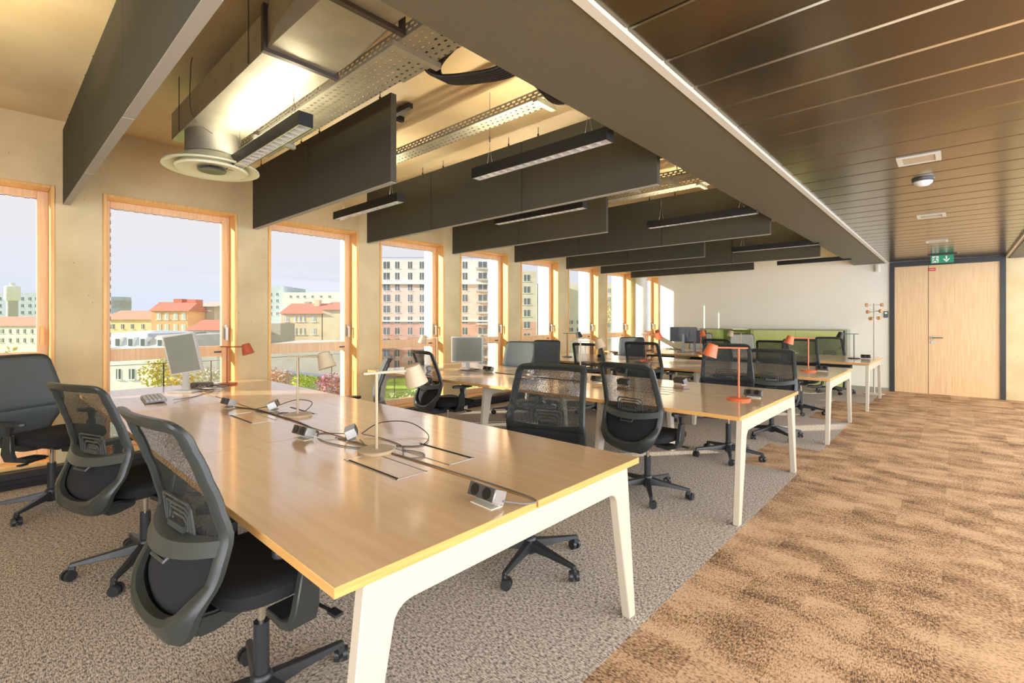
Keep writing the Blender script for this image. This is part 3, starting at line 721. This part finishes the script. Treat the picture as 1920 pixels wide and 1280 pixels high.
LM = [('lamp_sand', -2.09, 1.30, 82, .385, 'sand-coloured desk lamp on the front desk, nearest the camera'),
      ('lamp_sand', -3.27, 1.43, 32, .40, 'sand-coloured desk lamp on the front desk, beside the third window'),
      ('lamp_orange', -1.30, 4.16, -158, .42, 'bright orange desk lamp on the second desk'),
      ('lamp_orange', -1.38, 7.12, -165, .42, 'orange desk lamp on the third desk near the aisle'),
      ('lamp_black', -1.27, 10.05, -150, .42, 'black desk lamp at the aisle end of the farthest desk'),
      ('lamp_sand', -3.03, 4.42, 30, .42, 'sand-coloured desk lamp on the second desk, seen between two chairs'),
      ('lamp_rust', -3.72, 7.30, 40, .42, 'rust-red desk lamp standing on the third desk, behind a chair back'),
      ('lamp_rust', -5.42, 1.66, 40, .38, 'rust-brown desk lamp behind the tilted monitor on the front desk'),
      ('lamp_black', -5.08, 7.0, 30, .42, 'dark desk lamp by the seventh window on the third desk'),
      ('lamp_sand', -5.05, 4.05, 205, .42, 'sand-coloured desk lamp with its head to the left, near the sunlit chair'),
      ('lamp_sand', -4.85, 4.4, 25, .42, 'sand-coloured desk lamp with its head to the right, near the sunlit chair'),
      ('lamp_rust', -4.95, 9.8, 40, .42, 'slim rust-coloured desk lamp before the ninth window on the farthest desk'),
      ('lamp_orange', -3.72, 9.62, -60, .42, 'orange desk lamp on the farthest desk beside the black monitors'),
      ('lamp_sand', -3.05, 9.9, 170, .42, 'pale desk lamp in front of the pale-backed chair at the far end')]
for mt, x, y, rz, hh, lb in LM: make_lamp(mt, lb, x, y, rz, hh)

# ------------------------------------------------------------------ socket boxes
def make_box(label, x, y, rz, dark=False):
    t = thing('socket_box', label, 'power socket', (x, y, TZ), R(rz), 'twin socket boxes on the desks')
    T = Matrix.Translation((0, 0, .014)) @ Matrix.Rotation(R(-22), 4, 'X')
    m = MB(); m.T = T; m.box(-.068, .068, -.028, .028, .004, .052); m.build('housing', 'alu_dark' if dark else 'alu', t, bevel=.002, seg=1)
    m = MB(); m.T = T; m.box(-.064, .064, -.030, -.028, .006, .050); fp = m.build('socket_plate', 'alu_dark', t)
    for s in (-.031, .031):
        m = MB(); m.T = T; m.cyl((s, -.0305, .028), (s, -.0325, .028), .020, n=20); m.build('socket', 'socket', fp)
    m = MB(); m.box(-.055, .055, -.018, .035, 0, .003); m.box(-.05, .05, .02, .03, .003, .03); m.build('foot', 'pvc', t)
    return t
BX = [(-1.21, 1.18, -3, 0, 'twin socket box nearest the camera, by the open seam end of the front desk'),
      (-2.62, 1.17, 5, 0, 'twin socket box on the front desk in the middle, sockets facing the camera'),
      (-2.42, 1.36, 150, 0, 'upturned pale socket box beside the nearest sand lamp'),
      (-3.62, 1.42, 150, 0, 'upturned pale socket box left of the second sand lamp'),
      (-3.98, 1.22, 5, 0, 'twin socket box on the front desk beside the keyboard'),
      (-1.24, 4.33, 2, 1, 'black twin socket box beside the bright orange lamp'),
      (-1.25, 7.22, 2, 1, 'black twin socket box beside the third-desk orange lamp'),
      (-1.12, 10.15, 2, 1, 'black twin socket box beside the black lamp on the farthest desk'),
      (-2.42, 4.30, 170, 1, 'grey socket box seen through the mesh back past the front desk corner'),
      (-4.35, 4.30, 10, 0, 'pale socket box beside the second desk monitor'),
      (-4.95, 3.85, 150, 0, 'pale socket box behind the sunlit chair'),
      (-3.75, 4.42, 160, 0, 'pale socket box right of the second desk monitor'),
      (-2.75, 4.32, 8, 1, 'dark socket box beside the sand lamp on the second desk'),
      (-4.45, 7.12, 10, 0, 'pale socket box by the dark lamp on the third desk'),
      (-2.05, 4.78, 160, 1, 'grey socket box with tangled leads near the back edge of the second desk')]
for x, y, rz, dk, lb in BX: make_box(lb, x, y, rz, dk)

# ------------------------------------------------------------------ cables on desks
def cable(pts, m_, label, r=.0028, n=7):
    tag(MB().tube(crom([(x, y, z+TZ+.004) for x, y, z in pts], n), r, 6).build('power_cable', m_, smooth=True), label, 'cable', 'loose leads on the desks')
cable([(-1.14, 1.20, .02), (-1.10, 1.28, .0), (-1.14, 1.335, 0), (-1.6, 1.339, 0), (-2.0, 1.332, 0), (-2.2, 1.325, 0), (-2.5, 1.30, 0)], 'cable_g', 'grey lead along the desk seam to the nearest socket box', .0035)
cable([(-2.02, 1.40, .0), (-1.90, 1.43, 0), (-1.84, 1.39, 0), (-1.9, 1.33, 0), (-2.08, 1.44, 0), (-2.3, 1.46, 0), (-2.42, 1.42, .01)], 'cable_g', 'looped lead around the base of the nearest sand lamp')
cable([(-2.44, 1.38, .015), (-2.6, 1.34, 0), (-2.66, 1.28, 0), (-2.5, 1.22, 0), (-2.3, 1.24, 0), (-2.2, 1.30, 0), (-2.35, 1.36, .004)], 'cable_g', 'looped lead left of the nearest sand lamp')
cable([(-2.40, 1.40, .02), (-2.45, 1.55, .05), (-2.36, 1.68, .045), (-2.15, 1.66, .01), (-2.02, 1.52, 0), (-2.1, 1.42, .0)], 'cable_b', 'black lead arching over the front desk behind the nearest lamp')
cable([(-2.56, 1.19, .02), (-2.5, 1.25, 0), (-2.46, 1.33, 0), (-2.42, 1.36, .01)], 'cable_w', 'pale lead between two socket boxes near the desk middle')
cable([(-2.7, 1.30, 0), (-3.0, 1.338, 0), (-3.4, 1.338, 0), (-3.7, 1.33, 0), (-3.9, 1.27, .0), (-3.95, 1.24, .01)], 'cable_b', 'black lead along the seam towards the keyboard', .004)
cable([(-3.6, 1.44, .03), (-3.56, 1.55, .06), (-3.42, 1.60, .05), (-3.36, 1.50, .0), (-3.45, 1.40, 0), (-3.4, 1.35, 0)], 'cable_b', 'black looped lead left of the second sand lamp')
cable([(-3.66, 1.40, .02), (-3.74, 1.34, 0), (-3.62, 1.30, 0), (-3.5, 1.35, .0)], 'cable_b', 'short black lead under the upturned pale socket box')
cable([(-4.6, 1.02, .01), (-4.7, 1.15, 0), (-4.85, 1.3, 0), (-5.0, 1.42, 0)], 'cable_g', 'keyboard lead running to the cable tangle')
rnd = random.Random(3)
for k in range(9):
    cx, cyy = -5.12+rnd.uniform(-.12, .12), 1.48+rnd.uniform(-.08, .08); a0 = rnd.uniform(0, 6)
    pts = [(cx+(.10+.07*rnd.random())*math.cos(a0+q*1.25)*1.3, cyy+(.07+.05*rnd.random())*math.sin(a0+q*1.25), .004+.028*rnd.random()) for q in range(6)]
    cable(pts, ['cable_g', 'cable_b', 'cable_w'][k % 3], 'one of the tangled leads heaped beside the tilted monitor stand', .0028)
for k in range(4):
    cx, cyy = -4.55+rnd.uniform(-.08, .08), 4.22+rnd.uniform(-.05, .05); a0 = rnd.uniform(0, 6)
    pts = [(cx+(.14+.05*rnd.random())*math.cos(a0+q*1.25), cyy+(.08+.04*rnd.random())*math.sin(a0+q*1.25), .003+.02*rnd.random()) for q in range(6)]
    cable(pts, ['cable_g', 'cable_b'][k % 2], 'one of the tangled leads around the foot of the second desk monitor', .003)
for k in range(4):
    cx, cyy = -4.35+rnd.uniform(-.08, .08), 9.85+rnd.uniform(-.05, .05); a0 = rnd.uniform(0, 6)
    pts = [(cx+(.14+.05*rnd.random())*math.cos(a0+q*1.25), cyy+(.08+.04*rnd.random())*math.sin(a0+q*1.25), .003+.08*rnd.random()) for q in range(6)]
    cable(pts, 'cable_g', 'one of the tangled leads behind the black monitors at the far end', .004)
cable([(-4.22, 4.30, 0), (-3.9, 4.27, 0), (-3.4, 4.26, 0), (-2.9, 4.26, 0)], 'cable_b', 'black lead lying in the seam of the second desk', .004)

# ------------------------------------------------------------------ monitors, keyboard, dock
def monitor(label, x, y, rz, w_, h_, z0, tilt, case, scr=True, roll=0, base=True):
    t = thing('monitor', label, 'monitor', (x, y, TZ), R(rz))
    if base:
        m = MB(); m.box(-.11, .11, -.09, .09, 0, .012); m.build('foot', case, t, bevel=.003)
    m = MB(); m.rings([[(-.028, -.014, .01), (.028, -.014, .01), (.028, .014, .01), (-.028, .014, .01)], [(-.022, -.012, z0+h_*.5), (.022, -.012, z0+h_*.5), (.022, .012, z0+h_*.5), (-.022, .012, z0+h_*.5)]]); m.build('stand', 'alu_dark' if case == 'monblack' else case, t, bevel=.003)
    T = Matrix.Translation((0, -.035, z0+h_/2)) @ Matrix.Rotation(R(roll), 4, 'Y') @ Matrix.Rotation(R(tilt), 4, 'X')
    m = MB(); m.T = T; m.box(-w_/2, w_/2, -.018, .012, -h_/2, h_/2); p = m.build('display_case', case, t, bevel=.004)
    m = MB(); m.T = T; m.box(-w_/2+.014, w_/2-.014, -.0195, -.0178, -h_/2+.014, h_/2-.014); m.build('screen', 'screen', p)
    m = MB(); m.T = T; m.box(-w_*.22, w_*.22, .010, .024, -h_*.25, h_*.25); m.build('rear_cover', case, p, bevel=.005)
    return t
monitor('tilted silver monitor with a grey screen turned upright on the front desk', -5.15, 1.24, 42, .29, .36, .17, 6, 'moncase', roll=-9, base=True)
monitor('silver monitor standing on the second desk before the fourth pier', -4.68, 4.26, 34, .42, .33, .11, 0, 'moncase')
monitor('black monitor seen from the rear at the far end, nearer the window', -4.12, 9.72, 205, .52, .30, .22, 0, 'monblack')
monitor('black monitor seen from the rear at the far end, nearer the orange lamp', -3.98, 9.95, 200, .46, .28, .18, 0, 'monblack')
t = thing('keyboard', 'grey computer keyboard on the front desk', 'keyboard', (-4.80, .93, TZ), R(-6))
m = MB(); m.prism([(-.07, .004), (.07, .012), (.07, .026), (-.07, .014)], 'x', -.21, .21); m.build('keyboard_tray', 'keys', t, bevel=.002, seg=1)
m = MB()
for r_ in range(5):
    for c_ in range(15):
        x0 = -.20+c_*.0268; y0 = -.062+r_*.025; z0 = .014+.012*(y0+.07)/.14
        m.box(x0, x0+.023, y0, y0+.021, z0, z0+.009)
m.build('keys', 'moncase', t)
t = thing('docking_station', 'dark grey docking box behind the tilted monitor on the front desk', 'dock', (-5.35, 1.42, TZ), R(40))
MB().box(-.09, .09, -.045, .045, 0, .05).build('housing', 'cable_g', t, bevel=.006)

# ------------------------------------------------------------------ cupboard and coat stand
t = thing('storage_cupboard', 'long low lime green cupboard against the white end wall', 'cupboard', (-4.75, 11.68, 0))
m = MB(); m.box(0, 3.16, 0, .40, 1.19, 1.205); m.build('top_panel', 'grey_lam', t)
m = MB(); m.box(3.12, 3.16, 0, .40, 0, 1.19); m.box(0, .02, 0, .4, 0, 1.19); m.build('side_panel', 'grey_lam', t)
m = MB(); m.box(3.10, 3.12, -.004, .02, .04, 1.19); m.build('dark_edge', 'gap', t)
MB().box(.02, .62, .0, .02, .05, 1.185).build('door', 'green', t)
MB().box(.62, 1.38, .36, .38, .05, 1.185).build('niche_back', 'green_d', t)
MB().box(.62, .64, .02, .36, .05, 1.185).build('niche_side', 'green', t); MB().box(1.36, 1.40, .0, .36, .05, 1.185).build('divider', 'green', t)
MB().box(.64, 1.36, .02, .36, .70, .72).build('shelf', 'green', t)
d = MB().box(1.41, 2.24, .0, .02, .05, 1.185).build('door', 'green', t)
d = MB().box(2.245, 3.09, .0, .02, .05, 1.185).build('door', 'green', t)
m = MB(); m.cyl((3.045, 0, .84), (3.045, -.012, .84), .022, n=16); m.build('lock', 'green_d', d)
MB().box(.02, 3.1, .02, .36, 0, .05).build('plinth', 'grey_lam', t)
t = thing('coat_stand', 'white coat stand with round wooden pegs beside the door', 'coat stand', (-1.13, 11.45, 0))
m = MB(); m.lathe([(.17, 0), (.17, .008), (.02, .012)], n=32); m.build('base', 'white', t, smooth=True)
m = MB(); m.cyl((0, 0, .01), (0, 0, 1.72), .014, n=12); m.build('pole', 'white', t, smooth=True)
for a, z in ((200, 1.69), (20, 1.69), (150, 1.56), (330, 1.57), (250, 1.43), (60, 1.44)):
    d = Vector((math.cos(R(a)), math.sin(R(a)), 0)); m = MB(); m.cyl((0, 0, z), d*.11+Vector((0, 0, z)), .006, n=8)
    pg = m.build('peg', 'white', t, smooth=True); m = MB(); m.cyl(d*.10+Vector((0, 0, z)), d*.14+Vector((0, 0, z)), .032, .034, 16); m.build('knob', 'knob', pg, smooth=True)

# ------------------------------------------------------------------ outside
GZ = -11.0
fwd = Vector((-S_, C_, 0)); rgt = Vector((C_, S_, 0))
def lat(u, D): return (u-960)/F*D
def zz(v, D): return H+(HY-v)/F*D
def outside(name, label, cat, D, ul, group=None):
    o = thing(name, label, cat, fwd*D+rgt*lat(ul, D)+Vector((0, 0, GZ)), YAW, group); return o
OM = {k: noisy(k, c, tuple(min(1, q*1.12) for q in c), (1, 1, 1), .6, rough=.8) for k, c in dict(
    o_cream=(.78, .66, .44), o_orange=(.70, .42, .22), o_white=(.78, .77, .75), o_pink=(.66, .40, .33), o_palepink=(.76, .60, .54), o_yellow=(.76, .64, .40),
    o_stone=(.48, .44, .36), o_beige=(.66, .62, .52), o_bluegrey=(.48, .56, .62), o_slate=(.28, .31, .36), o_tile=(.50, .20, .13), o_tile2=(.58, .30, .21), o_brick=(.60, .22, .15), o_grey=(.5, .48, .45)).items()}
OM['o_pane'] = mat('facade glass', (.16, .19, .21), .25); OM['o_shutter'] = mat('pale shutters', (.62, .66, .58), .7); OM['o_win'] = mat('white window surround', (.85, .85, .84), .6)
def building(name, label, D, u0, u1, vtop, wallm, depth, floors=0, cols=(), vf0=0, dv=0, roof=None, wv=None, wu=None, win='o_pane', group=None, zb=0):
    """u0..u1 span the front at distance D; windows centred at cols (u) with rows at vf0 + k*dv"""
    t = outside(name, label, 'building', D, (u0+u1)/2, group)
    hw = (u1-u0)/F*D/2; zt = zz(vtop, D)-GZ
    MB().box(-hw, hw, 0, depth, zb, zt).build('wall', OM[wallm], t)
    s = D/F
    if roof:
        rise, rm, ov = roof[0]*s, roof[1], .4
        if roof[2] == 'gable':   # ridge parallel to the front
            MB().prism([(-ov, zt-.1), (depth/2, zt+rise), (depth+ov, zt-.1)], 'x', -hw-ov, hw+ov).build('roof', OM[rm], t)
        elif roof[2] == 'hip':
            MB().rings([[(-hw-ov, -ov, zt), (hw+ov, -ov, zt), (hw+ov, depth+ov, zt), (-hw-ov, depth+ov, zt)], [(-hw+depth*.4, depth*.45, zt+rise), (hw-depth*.4, depth*.45, zt+rise), (hw-depth*.4, depth*.55, zt+rise), (-hw+depth*.4, depth*.55, zt+rise)]]).build('roof', OM[rm], t)
        else:                    # mansard
            MB().rings([[(-hw-.3, -.3, zt), (hw+.3, -.3, zt), (hw+.3, depth+.3, zt), (-hw-.3, depth+.3, zt)], [(-hw+.6, .9, zt+rise*.85), (hw-.6, .9, zt+rise*.85), (hw-.6, depth-.9, zt+rise*.85), (-hw+.6, depth-.9, zt+rise*.85)], [(-hw+3, depth*.4, zt+rise), (hw-3, depth*.4, zt+rise), (hw-3, depth*.6, zt+rise), (-hw+3, depth*.6, zt+rise)]]).build('roof', OM[rm], t)
    proto = {}
    for r_ in range(floors):
        for c_ in cols:
            cu, cw = (c_ if isinstance(c_, tuple) else (c_, wu))
            key = round(cw, 1)
            x = (cu-(u0+u1)/2)*s; z = zz(vf0+r_*dv, D)-GZ
            if z < .5: continue
            if key not in proto:
                q = MB(); q.box(-cw*s/2, cw*s/2, -.04, .1, -wv*s/2, wv*s/2); o = q.build('window', OM[win], t)
                q = MB(); q.box(-cw*s/2-.12, cw*s/2+.12, -.12, .0, -wv*s/2-.12, -wv*s/2); q.box(-.05, .05, -.07, -.04, -wv*s/2, wv*s/2); q.build('window_sill', OM['o_win'], o)
                proto[key] = o; o.location = (x, 0, z)
            else:
                o = proto[key].copy(); col.objects.link(o); o.parent = t; o.location = (x, 0, z)
                for ch in [e for e in bpy.data.objects if e.parent == proto[key]]:
                    e = ch.copy(); col.objects.link(e); e.parent = o
    return t
def add_part(t, name, D, uc, u0, u1, v0, v1, y0, y1, m_):
    s = D/F; MB().box((u0-uc)*s, (u1-uc)*s, y0, y1, zz(v1, D)-GZ, zz(v0, D)-GZ).build(name, OM[m_], t)
# window 1 view
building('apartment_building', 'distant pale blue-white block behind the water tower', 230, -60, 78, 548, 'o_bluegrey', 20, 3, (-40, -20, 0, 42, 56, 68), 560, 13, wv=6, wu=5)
t = outside('water_tower', 'white-topped water tower seen through the leftmost window', 'tower', 190, 23)
s = 190/F; zt = zz(530, 190)-GZ
m = MB(); m.lathe([(8*s, 0), (8*s, zz(562, 190)-GZ)], n=24); m.build('shaft', OM['o_grey'], t, smooth=True)
m = MB(); m.lathe([(9*s, zz(564, 190)-GZ), (11*s, zz(560, 190)-GZ), (11*s, zz(537, 190)-GZ), (4*s, zz(535, 190)-GZ), (4*s, zt)], n=24); m.build('tank', OM['o_white'], t, smooth=True)
building('terrace_house', 'long white house with terracotta roof in the leftmost window', 140, -60, 80, 610, 'o_white', 12, 2, (-50, -34, -18, -2, 5, 19, 33, 46, 60), 621, 17, roof=(17, 'o_tile2', 'gable'), wv=8, wu=4)
# window 2 view
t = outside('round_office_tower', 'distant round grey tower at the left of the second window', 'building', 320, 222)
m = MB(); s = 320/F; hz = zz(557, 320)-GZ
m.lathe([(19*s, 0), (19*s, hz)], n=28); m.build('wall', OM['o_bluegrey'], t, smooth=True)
m = MB()
for k in range(5): m.lathe([(19.6*s, hz-3-k*3.0*s), (19.6*s, hz-2.2-k*3.0*s)], n=28)
m.build('floor_band', OM['o_grey'], t)
building('terrace_house', 'low yellowish row of houses left of the orange one', 112, 190, 284, 598, 'o_yellow', 12, 2, (212, 230, 248, 268), 612, 20, roof=(17, 'o_tile2', 'gable'), wv=9, wu=5)
o = building('apartment_house', 'orange plastered house with red roof and chimneys', 102, 284, 352, 582, 'o_orange', 5.8, 4, ((298, 8), (312, 8), (329, 8), (344, 8)), 592, 22, roof=(17, 'o_tile', 'gable'), wv=13, win='o_shutter')
for a, b, c, d_ in ((309, 325, 559, 580), (335, 352, 560, 580), (319, 325, 568, 580)):
    add_part(o, 'chimney', 102, 318, a, b, c, d_, 2.6, 5, 'o_brick')
building('apartment_house', 'tall house with a bare stone gable right of the orange house', 108, 355, 402, 574, 'o_stone', 16, roof=(11, 'o_stone', 'gable'))
building('terrace_house', 'red-roofed low house in front of the stone gable', 88, 352, 430, 618, 'o_white', 10, 1, (366, 382, 398, 410), 632, 10, roof=(19, 'o_tile', 'gable'), wv=8, wu=6)
o = building('mansard_house', 'blue-grey mansard roofed house with white dormers in the second window', 70, 180, 276, 652, 'o_bluegrey', 14, 0, roof=(31, 'o_bluegrey', 'mansard'))
for u in (222, 246, 269):
    add_part(o, 'dormer', 70, 228, u-6, u+6, 632, 650, -.15, 1.2, 'o_win'); add_part(o, 'dormer_pane', 70, 228, u-3.5, u+3.5, 635, 648, -.22, -.14, 'o_pane')
o = building('mansard_house', 'pale mansard roofed house with dormers beside the blue-grey one', 70, 278, 345, 652, 'o_white', 14, 0, roof=(27, 'o_grey', 'mansard'))
for u in (301, 328):
    add_part(o, 'dormer', 70, 311.5, u-6, u+6, 634, 650, -.15, 1.2, 'o_win'); add_part(o, 'dormer_pane', 70, 311.5, u-3.5, u+3.5, 637, 648, -.22, -.14, 'o_pane')
building('townhouse', 'white house low in the second window with two tall dark windows', 52, 150, 300, 658, 'o_white', 10, 1, ((222, 8), (247, 10)), 701, 22, wv=19)
# window 3 view
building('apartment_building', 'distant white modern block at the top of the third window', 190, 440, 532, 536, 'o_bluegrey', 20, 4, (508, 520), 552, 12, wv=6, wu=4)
building('apartment_building', 'long low white modern building behind the cream house', 180, 530, 660, 548, 'o_white', 20, 1, (545, 558, 571, 586, 602, 618), 556, 14, wv=4, wu=4)
o = building('apartment_house', 'cream house with shuttered windows and red roof in the third window', 100, 527, 603, 587, 'o_cream', 11, 4, ((537, 8), (554, 4), (562, 4), (570, 4), (588, 8)), 597, 24, roof=(20, 'o_tile', 'gable'), wv=12, win='o_shutter')
add_part(o, 'chimney', 100, 565, 574, 584, 560, 585, 4, 5.5, 'o_cream'); add_part(o, 'chimney', 100, 565, 544, 553, 563, 583, 7, 8.5, 'o_stone')
building('gable_house', 'plain cream gable house right of the shuttered one', 100, 605, 660, 580, 'o_cream', 12, roof=(16, 'o_tile', 'gable'))
building('stone_building', 'low rough stone building left of the cream house', 92, 480, 526, 606, 'o_stone', 6)
o = outside('flat_roof_building', 'low building with slate grey roof under the third window', 'building', 62, 580); s = 62/F
MB().prism([(-3, zz(660, 62)-GZ+1.0), (-3, 0), (9, 0), (9, zz(660, 62)-GZ+1.2)], 'x', -75*s, 90*s).build('wall', OM['o_grey'], o)
MB().rings([[(-80*s, -3.6, zz(688, 62)-GZ), (95*s, -3.6, zz(706, 62)-GZ), (95*s, 10, zz(662, 62)-GZ), (-80*s, 10, zz(658, 62)-GZ)], [(-80*s, -3.6, zz(686, 62)-GZ), (95*s, -3.6, zz(704, 62)-GZ), (95*s, 10, zz(660, 62)-GZ), (-80*s, 10, zz(656, 62)-GZ)]]).build('roof', OM['o_slate'], o)
# windows 4 and 5: big apartment block
D = 124
o = building('apartment_building', 'tall pink and white apartment block seen through the fourth and fifth windows', D, 690, 928, 487, 'o_palepink', 18, 11, ((725, 12), (745, 8), (769, 8), (791, 8), (822, 8), (845, 8), (872, 9), (905, 16)), 497, 20.6, wv=13)
add_part(o, 'upper_storeys', D, 809, 690, 928, 487, 530, -.03, 0, 'o_white'); add_part(o, 'cornice', D, 809, 688, 930, 530, 533, -.5, 0, 'o_win')
add_part(o, 'cornice', D, 809, 688, 930, 600, 603, -.4, 0, 'o_win'); add_part(o, 'lower_storeys', D, 809, 690, 928, 603, 694, -.03, 0, 'o_pink'); add_part(o, 'parapet_rail', D, 809, 700, 920, 482, 483, .2, .3, 'o_slate')
for r_ in range(10):
    add_part(o, 'balcony', D, 809, 893, 916, 502+r_*20.6, 506+r_*20.6, -1.2, 0, 'o_grey')
# windows 6..9
o = building('apartment_building', 'cream apartment tower seen through the sixth window', 104, 930, 1006, 508, 'o_beige', 16, 8, ((988, 11), (972, 9), (950, 9)), 521, 22, wv=12)
add_part(o, 'lower_storeys', 104, 968, 930, 1006, 603, 690, -.03, 0, 'o_pink')
building('apartment_building', 'plain beige building in the seventh window', 118, 1008, 1100, 531, 'o_beige', 16, 2, (1070, 1086), 604, 14, wv=7, wu=9)
building('apartment_building', 'beige building with narrow windows in the eighth window', 118, 1104, 1200, 531, 'o_beige', 14, 5, (1142, 1156), 545, 16, wv=9, wu=5)
# ground
def groundmat():
    m = mat('lawn', (.3, .42, .08), .95, spec=.1); n = N(m, 'ShaderNodeTexNoise'); n.inputs['Scale'].default_value = .35; n.inputs['Detail'].default_value = 8
    L(m, coords(m), n.inputs['Vector']); L(m, ramp(m, n.outputs[0], [(.35, (.24, .36, .06)), (.55, (.40, .50, .10)), (.7, (.55, .48, .22))]), bsdf(m).inputs['Base Color']); return m
m = MB(); m.T = Matrix.Translation((0, 0, 0)) @ Matrix.Rotation(YAW, 4, 'Z'); m.box(-260, 120, 12, 420, GZ-1, GZ)
g = m.build('ground', groundmat()); g['kind'] = 'structure'
# trees and shrubs
def leafy(name, label, D, u, v, rad, c1, c2, trunk=True, n=420, flat_=1.0, group=None, cat='tree'):
    mt = noisy(name+'_leaves', c1, c2, (1, 1, 1), 1.2, rough=.9, lo=.4, hi=.6)
    t = outside(name, label, cat, D, u, group); rr_ = rad*D/F; zc = zz(v, D)-GZ; rg = random.Random(int(u*7+v))
    m = MB()
    for _ in range(n):
        a, b = rg.uniform(0, 6.283), rg.uniform(-1, 1); q = rr_*(rg.random()**.4); c = math.sqrt(1-b*b)
        p = Vector((q*c*math.cos(a), q*c*math.sin(a)*.8, zc+q*b*flat_)); sz = rr_*rg.uniform(.06, .13)
        d1 = Vector((rg.uniform(-1, 1), rg.uniform(-1, 1), rg.uniform(-1, 1))).normalized()*sz; d2 = d1.cross(Vector((rg.uniform(-1, 1), rg.uniform(-1, 1), 1))).normalized()*sz*.7
        m.face([m.pt(p-d1), m.pt(p-d2), m.pt(p+d1), m.pt(p+d2)])
    m.build('foliage', mt, t, recalc=False)
    if trunk and zc > 1: m = MB(); m.cyl((0, 0, 0), (0, 0, zc), rr_*.07, rr_*.03, 8); m.build('trunk', OM['o_stone'], t)
    return t
Y1, Y2 = (.62, .50, .08), (.75, .66, .22)
leafy('autumn_tree', 'yellow autumn tree behind the far-left chair', 58, 8, 700, 50, Y1, Y2, group='trees outside')
leafy('autumn_tree', 'yellow autumn tree low in the second window, left of the monitor', 44, 296, 700, 32, Y1, (.5, .5, .16), group='trees outside')
leafy('autumn_tree', 'orange-yellow tree behind the monitor in the second window', 42, 345, 702, 36, (.70, .45, .12), Y2, group='trees outside')
leafy('bare_shrub', 'pale shrub right of the monitor in the second window', 40, 395, 712, 26, (.5, .46, .30), (.66, .60, .44), group='trees outside')
leafy('flowering_shrub', 'pink and orange shrubs on the slope under the third window', 46, 520, 716, 34, (.62, .35, .25), (.76, .55, .40), flat_=.8, cat='shrub')
leafy('green_shrub', 'bright yellow-green shrub under the third window', 44, 572, 716, 26, (.42, .52, .06), (.60, .68, .14), flat_=.6, cat='shrub')
leafy('flowering_shrub', 'crimson shrub at the right of the third window', 42, 620, 722, 28, (.50, .16, .20), (.66, .34, .34), flat_=.9, cat='shrub')
leafy('green_shrub', 'green bushes low in the fourth window', 38, 745, 775, 40, (.30, .42, .12), (.50, .55, .25), cat='shrub')
leafy('green_shrub', 'green bushes beyond the fourth window by its handle side', 44, 790, 745, 34, (.34, .46, .18), (.55, .58, .34), cat='shrub')
leafy('green_shrub', 'green bushes low in the fifth window', 46, 905, 745, 34, (.38, .48, .14), (.56, .60, .30), cat='shrub')
leafy('autumn_tree', 'slim yellowish tree in the eighth window', 60, 1146, 590, 14, (.5, .46, .14), (.62, .6, .3), flat_=1.6, group='trees outside')
